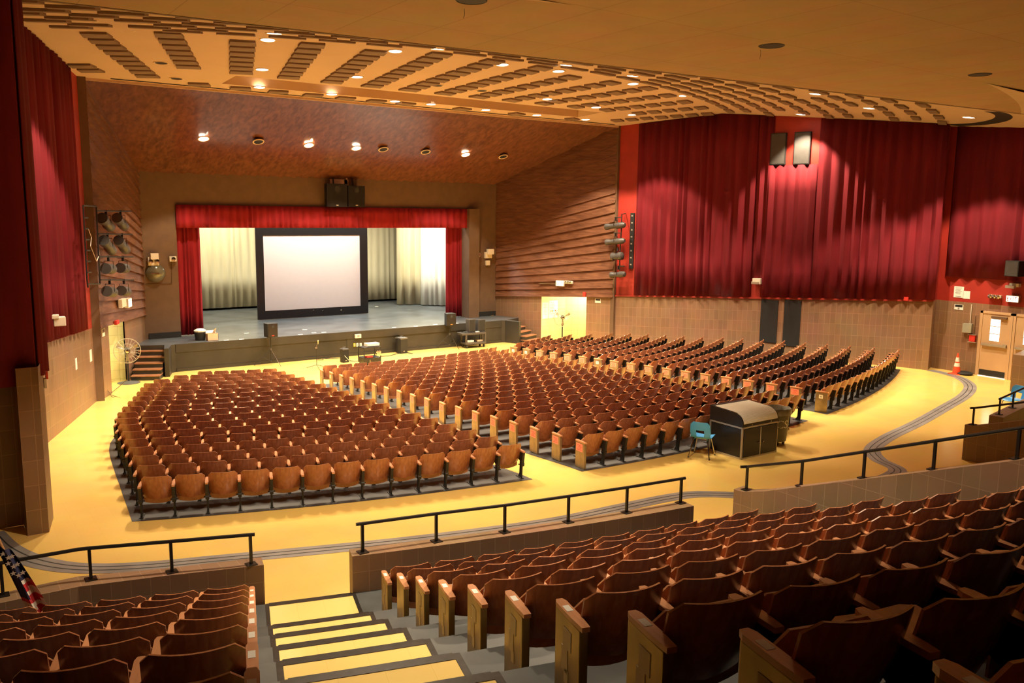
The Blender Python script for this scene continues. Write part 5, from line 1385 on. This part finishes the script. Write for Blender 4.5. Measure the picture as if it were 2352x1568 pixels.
t = thing('loudspeaker', 'black loudspeaker on the red curtain above the double doors', 'loudspeaker', (XW - .45, (p.y + q.y) / 2, q.z), -pi / 2 - .15); w = p.y - q.y; h = p.z - q.z
m_ = MB(); m_.bbox((-w / 2, 0, 0), (w / 2, .36, h), .012); obj('cabinet', m_, 'black', t); m_ = MB(); m_.bbox((-w / 2 + .02, -.012, .02), (w / 2 - .02, .002, h - .02), .004); obj('grille', m_, 'midgrey', t)
t, w, h = dbox('notice', 'large white notice sheet on the red band by the corner', 'sign', (2192.5, 657), (2212.5, 684), .012, 'paper')
m_ = MB()
for i in range(6): m_.box((-w * .36 + .02 * (i % 2), -.015, h * (.36 - .11 * i)), (w * .34 - .03 * (i % 3), -.012, h * (.40 - .11 * i)))
m_.box((-w * .3, -.015, -h * .42), (w * .3, -.012, -h * .37)); obj('print', m_, 'ink', t)
dbox('notice', 'smaller blank white sheet right of the large notice', 'sign', (2213, 667.5), (2227.5, 686.5), .012, 'paper')
t, w, h = dbox('notice', 'black and white notice on brown tile under the red band', 'sign', (2193, 698), (2212, 712), .012, 'paper'); m_ = MB(); m_.box((-w * .42, -.016, h * .0), (w * .42, -.012, h * .44)); obj('black_header', m_, 'black', t); m_ = MB(); m_.lathe([(.02, 0), (.035, .002), (.02, .004)], 14, T=Matrix.Translation((0, -.013, -h * .24)) @ Matrix.Rotation(radians(90), 4, 'X')); obj('round_symbol', m_, 'ink', t)
t, w, h = dbox('electric_box', 'grey metal box with a conduit on the tile left of doors', 'electric box', (2215.5, 741.5), (2234, 764.5), .12, 'greybox'); m_ = MB(); zt_ = px_(2231, 698, XW).z - t.location.z; m_.tube([(.05, -.03, h / 2), (.05, -.03, zt_)], .014, 6); obj('conduit', m_, 'white', t)
t, w, h = dbox('pull_station', 'red fire alarm pull with a clear cover left of doors', 'fire alarm', (2229, 768), (2241, 785), .08, 'red'); m_ = MB(); m_.bbox((-w * .65, -.10, -h * .62), (w * .65, -.0, -h * .5), .005); m_.bbox((-w * .65, -.1, h * .5), (w * .65, 0, h * .56), .005); obj('clear_cover', m_, 'alu', t); m_ = MB(); m_.tube([(.03, -.02, h * .5), (.03, -.02, .75)], .010, 6); obj('conduit', m_, 'brown', t)
c = pz(2196, 857, 0); c.x = min(c.x, XW - .35); 
t = thing('traffic_cone', 'orange traffic cone with white bands by the corner at right', 'traffic cone', pz(2196.5, 858.5, .0) * 1.0)
cl = t.location; hcone = .70
m_ = MB(); m_.bbox((-.19, -.19, 0), (.19, .19, .03), .01); obj('base', m_, 'orange', t)
def conepart(z0, z1, m, nm, o=0): rr = lambda z: .125 * (1 - z / .78) + .008 + o; m_ = MB(); m_.lathe([(rr(z0), z0), (rr(z1), z1)], 24); obj(nm, m_, m, t, True)
conepart(.03, .70, 'orange', 'cone_body'); conepart(.26, .38, 'reflective', 'reflective_band', .003); conepart(.42, .56, 'reflective', 'reflective_band', .003)
c = pz(2222, 858, 0); t = thing('floor_pan', 'dark round pan on the floor between the cone and doors', 'pan', (XW - .32, c.y, 0)); m_ = MB(); m_.lathe([(.22, 0), (.28, .05), (.20, .09), (.001, .10)], 20); obj('pan_body', m_, 'black', t, True)

# ---- roll top cabinet, bin
F0, L0_, R0_ = pf(1702, 1056), pf(1631.5, 1037), pf(1783.6, 1037.5)
ux = (R0_ - F0).normalized(); Wc = (R0_ - F0).length; uy = Vector((-ux.y, ux.x, 0)); Dc = .92
t = thing('roll_top_cabinet', 'black cabinet with aluminium trim and white roll top behind seats', 'cabinet', F0, atan2(ux.y, ux.x))
hc = .69
m_ = MB(); m_.box((.02, .02, .0), (Wc - .02, Dc - .02, hc)); obj('carcass', m_, 'blackpanel', t)
m_ = MB(); e = .035
for x in (0, Wc - e):
    for y in (0, Dc - e): m_.box((x, y, 0), (x + e, y + e, hc + .01))
for z in (0, hc - e + .01):
    m_.box((0, 0, z), (Wc, e, z + e)); m_.box((0, Dc - e, z), (Wc, Dc, z + e)); m_.box((0, 0, z), (e, Dc, z + e)); m_.box((Wc - e, 0, z), (Wc, Dc, z + e))
obj('aluminium_trim', m_, 'alu', t)
for i in range(2):
    x0 = e + .005 + i * (Wc / 2 - e / 2); x1 = x0 + Wc / 2 - e - .02
    m_ = MB(); m_.box((x0, -.012, e + .01), (x1, .02, hc - e)); d_o = obj('door', m_, 'blackpanel', t)
    m_ = MB(); m_.lathe([(.012, 0), (.018, .02), (.001, .028)], 10, T=Matrix.Translation(((x1 - .06) if i == 0 else (x0 + .06), -.012, hc * .47)) @ Matrix.Rotation(radians(90), 4, 'X')); obj('knob', m_, 'chrome', d_o)
m_ = MB(); m_.box((Wc / 2 - .012, -.016, e), (Wc / 2 + .012, .02, hc - e)); obj('center_stile', m_, 'alu', t)
prof = [(0, hc + .01), (0, hc + .07)] + [(.30 - .30 * cos(a), hc + .07 + .22 * sin(a)) for a in [radians(x) for x in (15, 30, 45, 60, 75, 90)]] + [(Dc - .06, hc + .33), (Dc, hc + .33), (Dc, hc + .01)]
def side(x0, x1, nm):
    n = len(prof); m_ = MB(); vs = [(x0, *p) for p in prof] + [(x1, *p) for p in prof]
    m_.raw(vs, [tuple(range(n)), tuple(reversed(range(n, 2 * n)))] + [(i, n + i, n + (i + 1) % n, (i + 1) % n) for i in range(n)]); obj(nm, m_, 'blackpanel', t)
side(0, .03, 'side_panel'); side(Wc - .03, Wc, 'side_panel')
m_ = MB(); m_.box((.03, Dc - .10, hc + .3), (Wc - .03, Dc, hc + .335)); m_.box((.03, 0.0, hc + .01), (Wc - .03, .02, hc + .075)); obj('top_rail', m_, 'blackpanel', t)
m_ = MB(); n_ = 30; pts = []
for i in range(n_ + 1):
    s = i / n_
    if s < .5: a = radians(90 * s * 2); pts.append((.30 - .30 * cos(a), hc + .075 + .225 * sin(a)))
    else: u = (s - .5) * 2; pts.append((.30 + (Dc - .40) * u, hc + .30 + .025 * u))
for (y0, z0), (y1, z1) in zip(pts, pts[1:]):
    dy, dz = y1 - y0, z1 - z0; L_ = hypot(dy, dz); nx, nz = -dz / L_ * .008, dy / L_ * .008
    m_.face([(.03, y0, z0), (Wc - .03, y0, z0), (Wc - .03, (y0 + y1) / 2 + nx, (z0 + z1) / 2 + nz), (.03, (y0 + y1) / 2 + nx, (z0 + z1) / 2 + nz)])
    m_.face([(.03, (y0 + y1) / 2 + nx, (z0 + z1) / 2 + nz), (Wc - .03, (y0 + y1) / 2 + nx, (z0 + z1) / 2 + nz), (Wc - .03, y1, z1), (.03, y1, z1)])
obj('roll_cover', m_, 'rollwhite', t)
m_ = MB()
for x in (.25, .78): m_.lathe([(.014, 0), (.014, .01), (.001, .012)], 10, T=Matrix.Translation((Wc * x, 0, hc + .045)) @ Matrix.Rotation(radians(90), 4, 'X'))
obj('lock', m_, 'chrome', t)
bp_ = pf(1790, 1018); bc = Vector((15.78, 12.10, 0)); hb = .83
t = thing('trash_can', 'tall grey green rolling trash can with liner beside roll-top cabinet', 'trash can', bc)
m_ = MB(); m_.lathe([(.20, .09), (.21, .10), (.265, hb - .05), (.285, hb - .05), (.29, hb), (.27, hb), (.20, .15), (.001, .14)], 28); obj('can_body', m_, 'bin', t, True)
m_ = MB(); m_.lathe([(.297, hb - .12), (.300, hb - .01), (.285, hb + .02), (.25, hb - .03), (.21, hb - .30), (.001, hb - .38)], 22, sx=1.0, sy=1.0)
rnd = random.Random(8); m_.v = [(x * (1 + rnd.uniform(-.012, .012)), y * (1 + rnd.uniform(-.012, .012)), z + rnd.uniform(-.012, .012)) for x, y, z in m_.v]; obj('bin_liner', m_, 'bag', t, True)
for i in range(4):
    a = pi / 4 + pi / 2 * i; m_ = MB(); m_.lathe([(.035, -.014), (.035, .014)], 12, T=Matrix.Translation((.15 * cos(a), .15 * sin(a), .035)) @ Matrix.Rotation(radians(90), 4, 'X')); m_.box((.15 * cos(a) - .02, .15 * sin(a) - .02, .03), (.15 * cos(a) + .02, .15 * sin(a) + .02, .095)); obj('caster', m_, 'rubber', t)
tc = bpy.data.curves.new('letters', 'FONT'); tc.body = 'CS'; tc.size = .26; tc.extrude = .0; tob = bpy.data.objects.new('letters', tc); C.objects.link(tob)
bpy.context.view_layer.update(); me = bpy.data.meshes.new_from_object(tob.evaluated_get(bpy.context.evaluated_depsgraph_get())); bpy.data.objects.remove(tob)
az = atan2(-bc.y, -bc.x) + .42
for v in me.vertices:
    x, y = v.co.x, v.co.y; z = .42 + y; rr = .205 + (.265 - .205) * (z - .09) / (hb - .14) + .004; a = az - .55 + x / .24; v.co = Vector((rr * cos(a), rr * sin(a), z))
me.materials.clear(); me.materials.append(M['paper']); o = bpy.data.objects.new('painted_letters', me); C.objects.link(o); o.parent = t
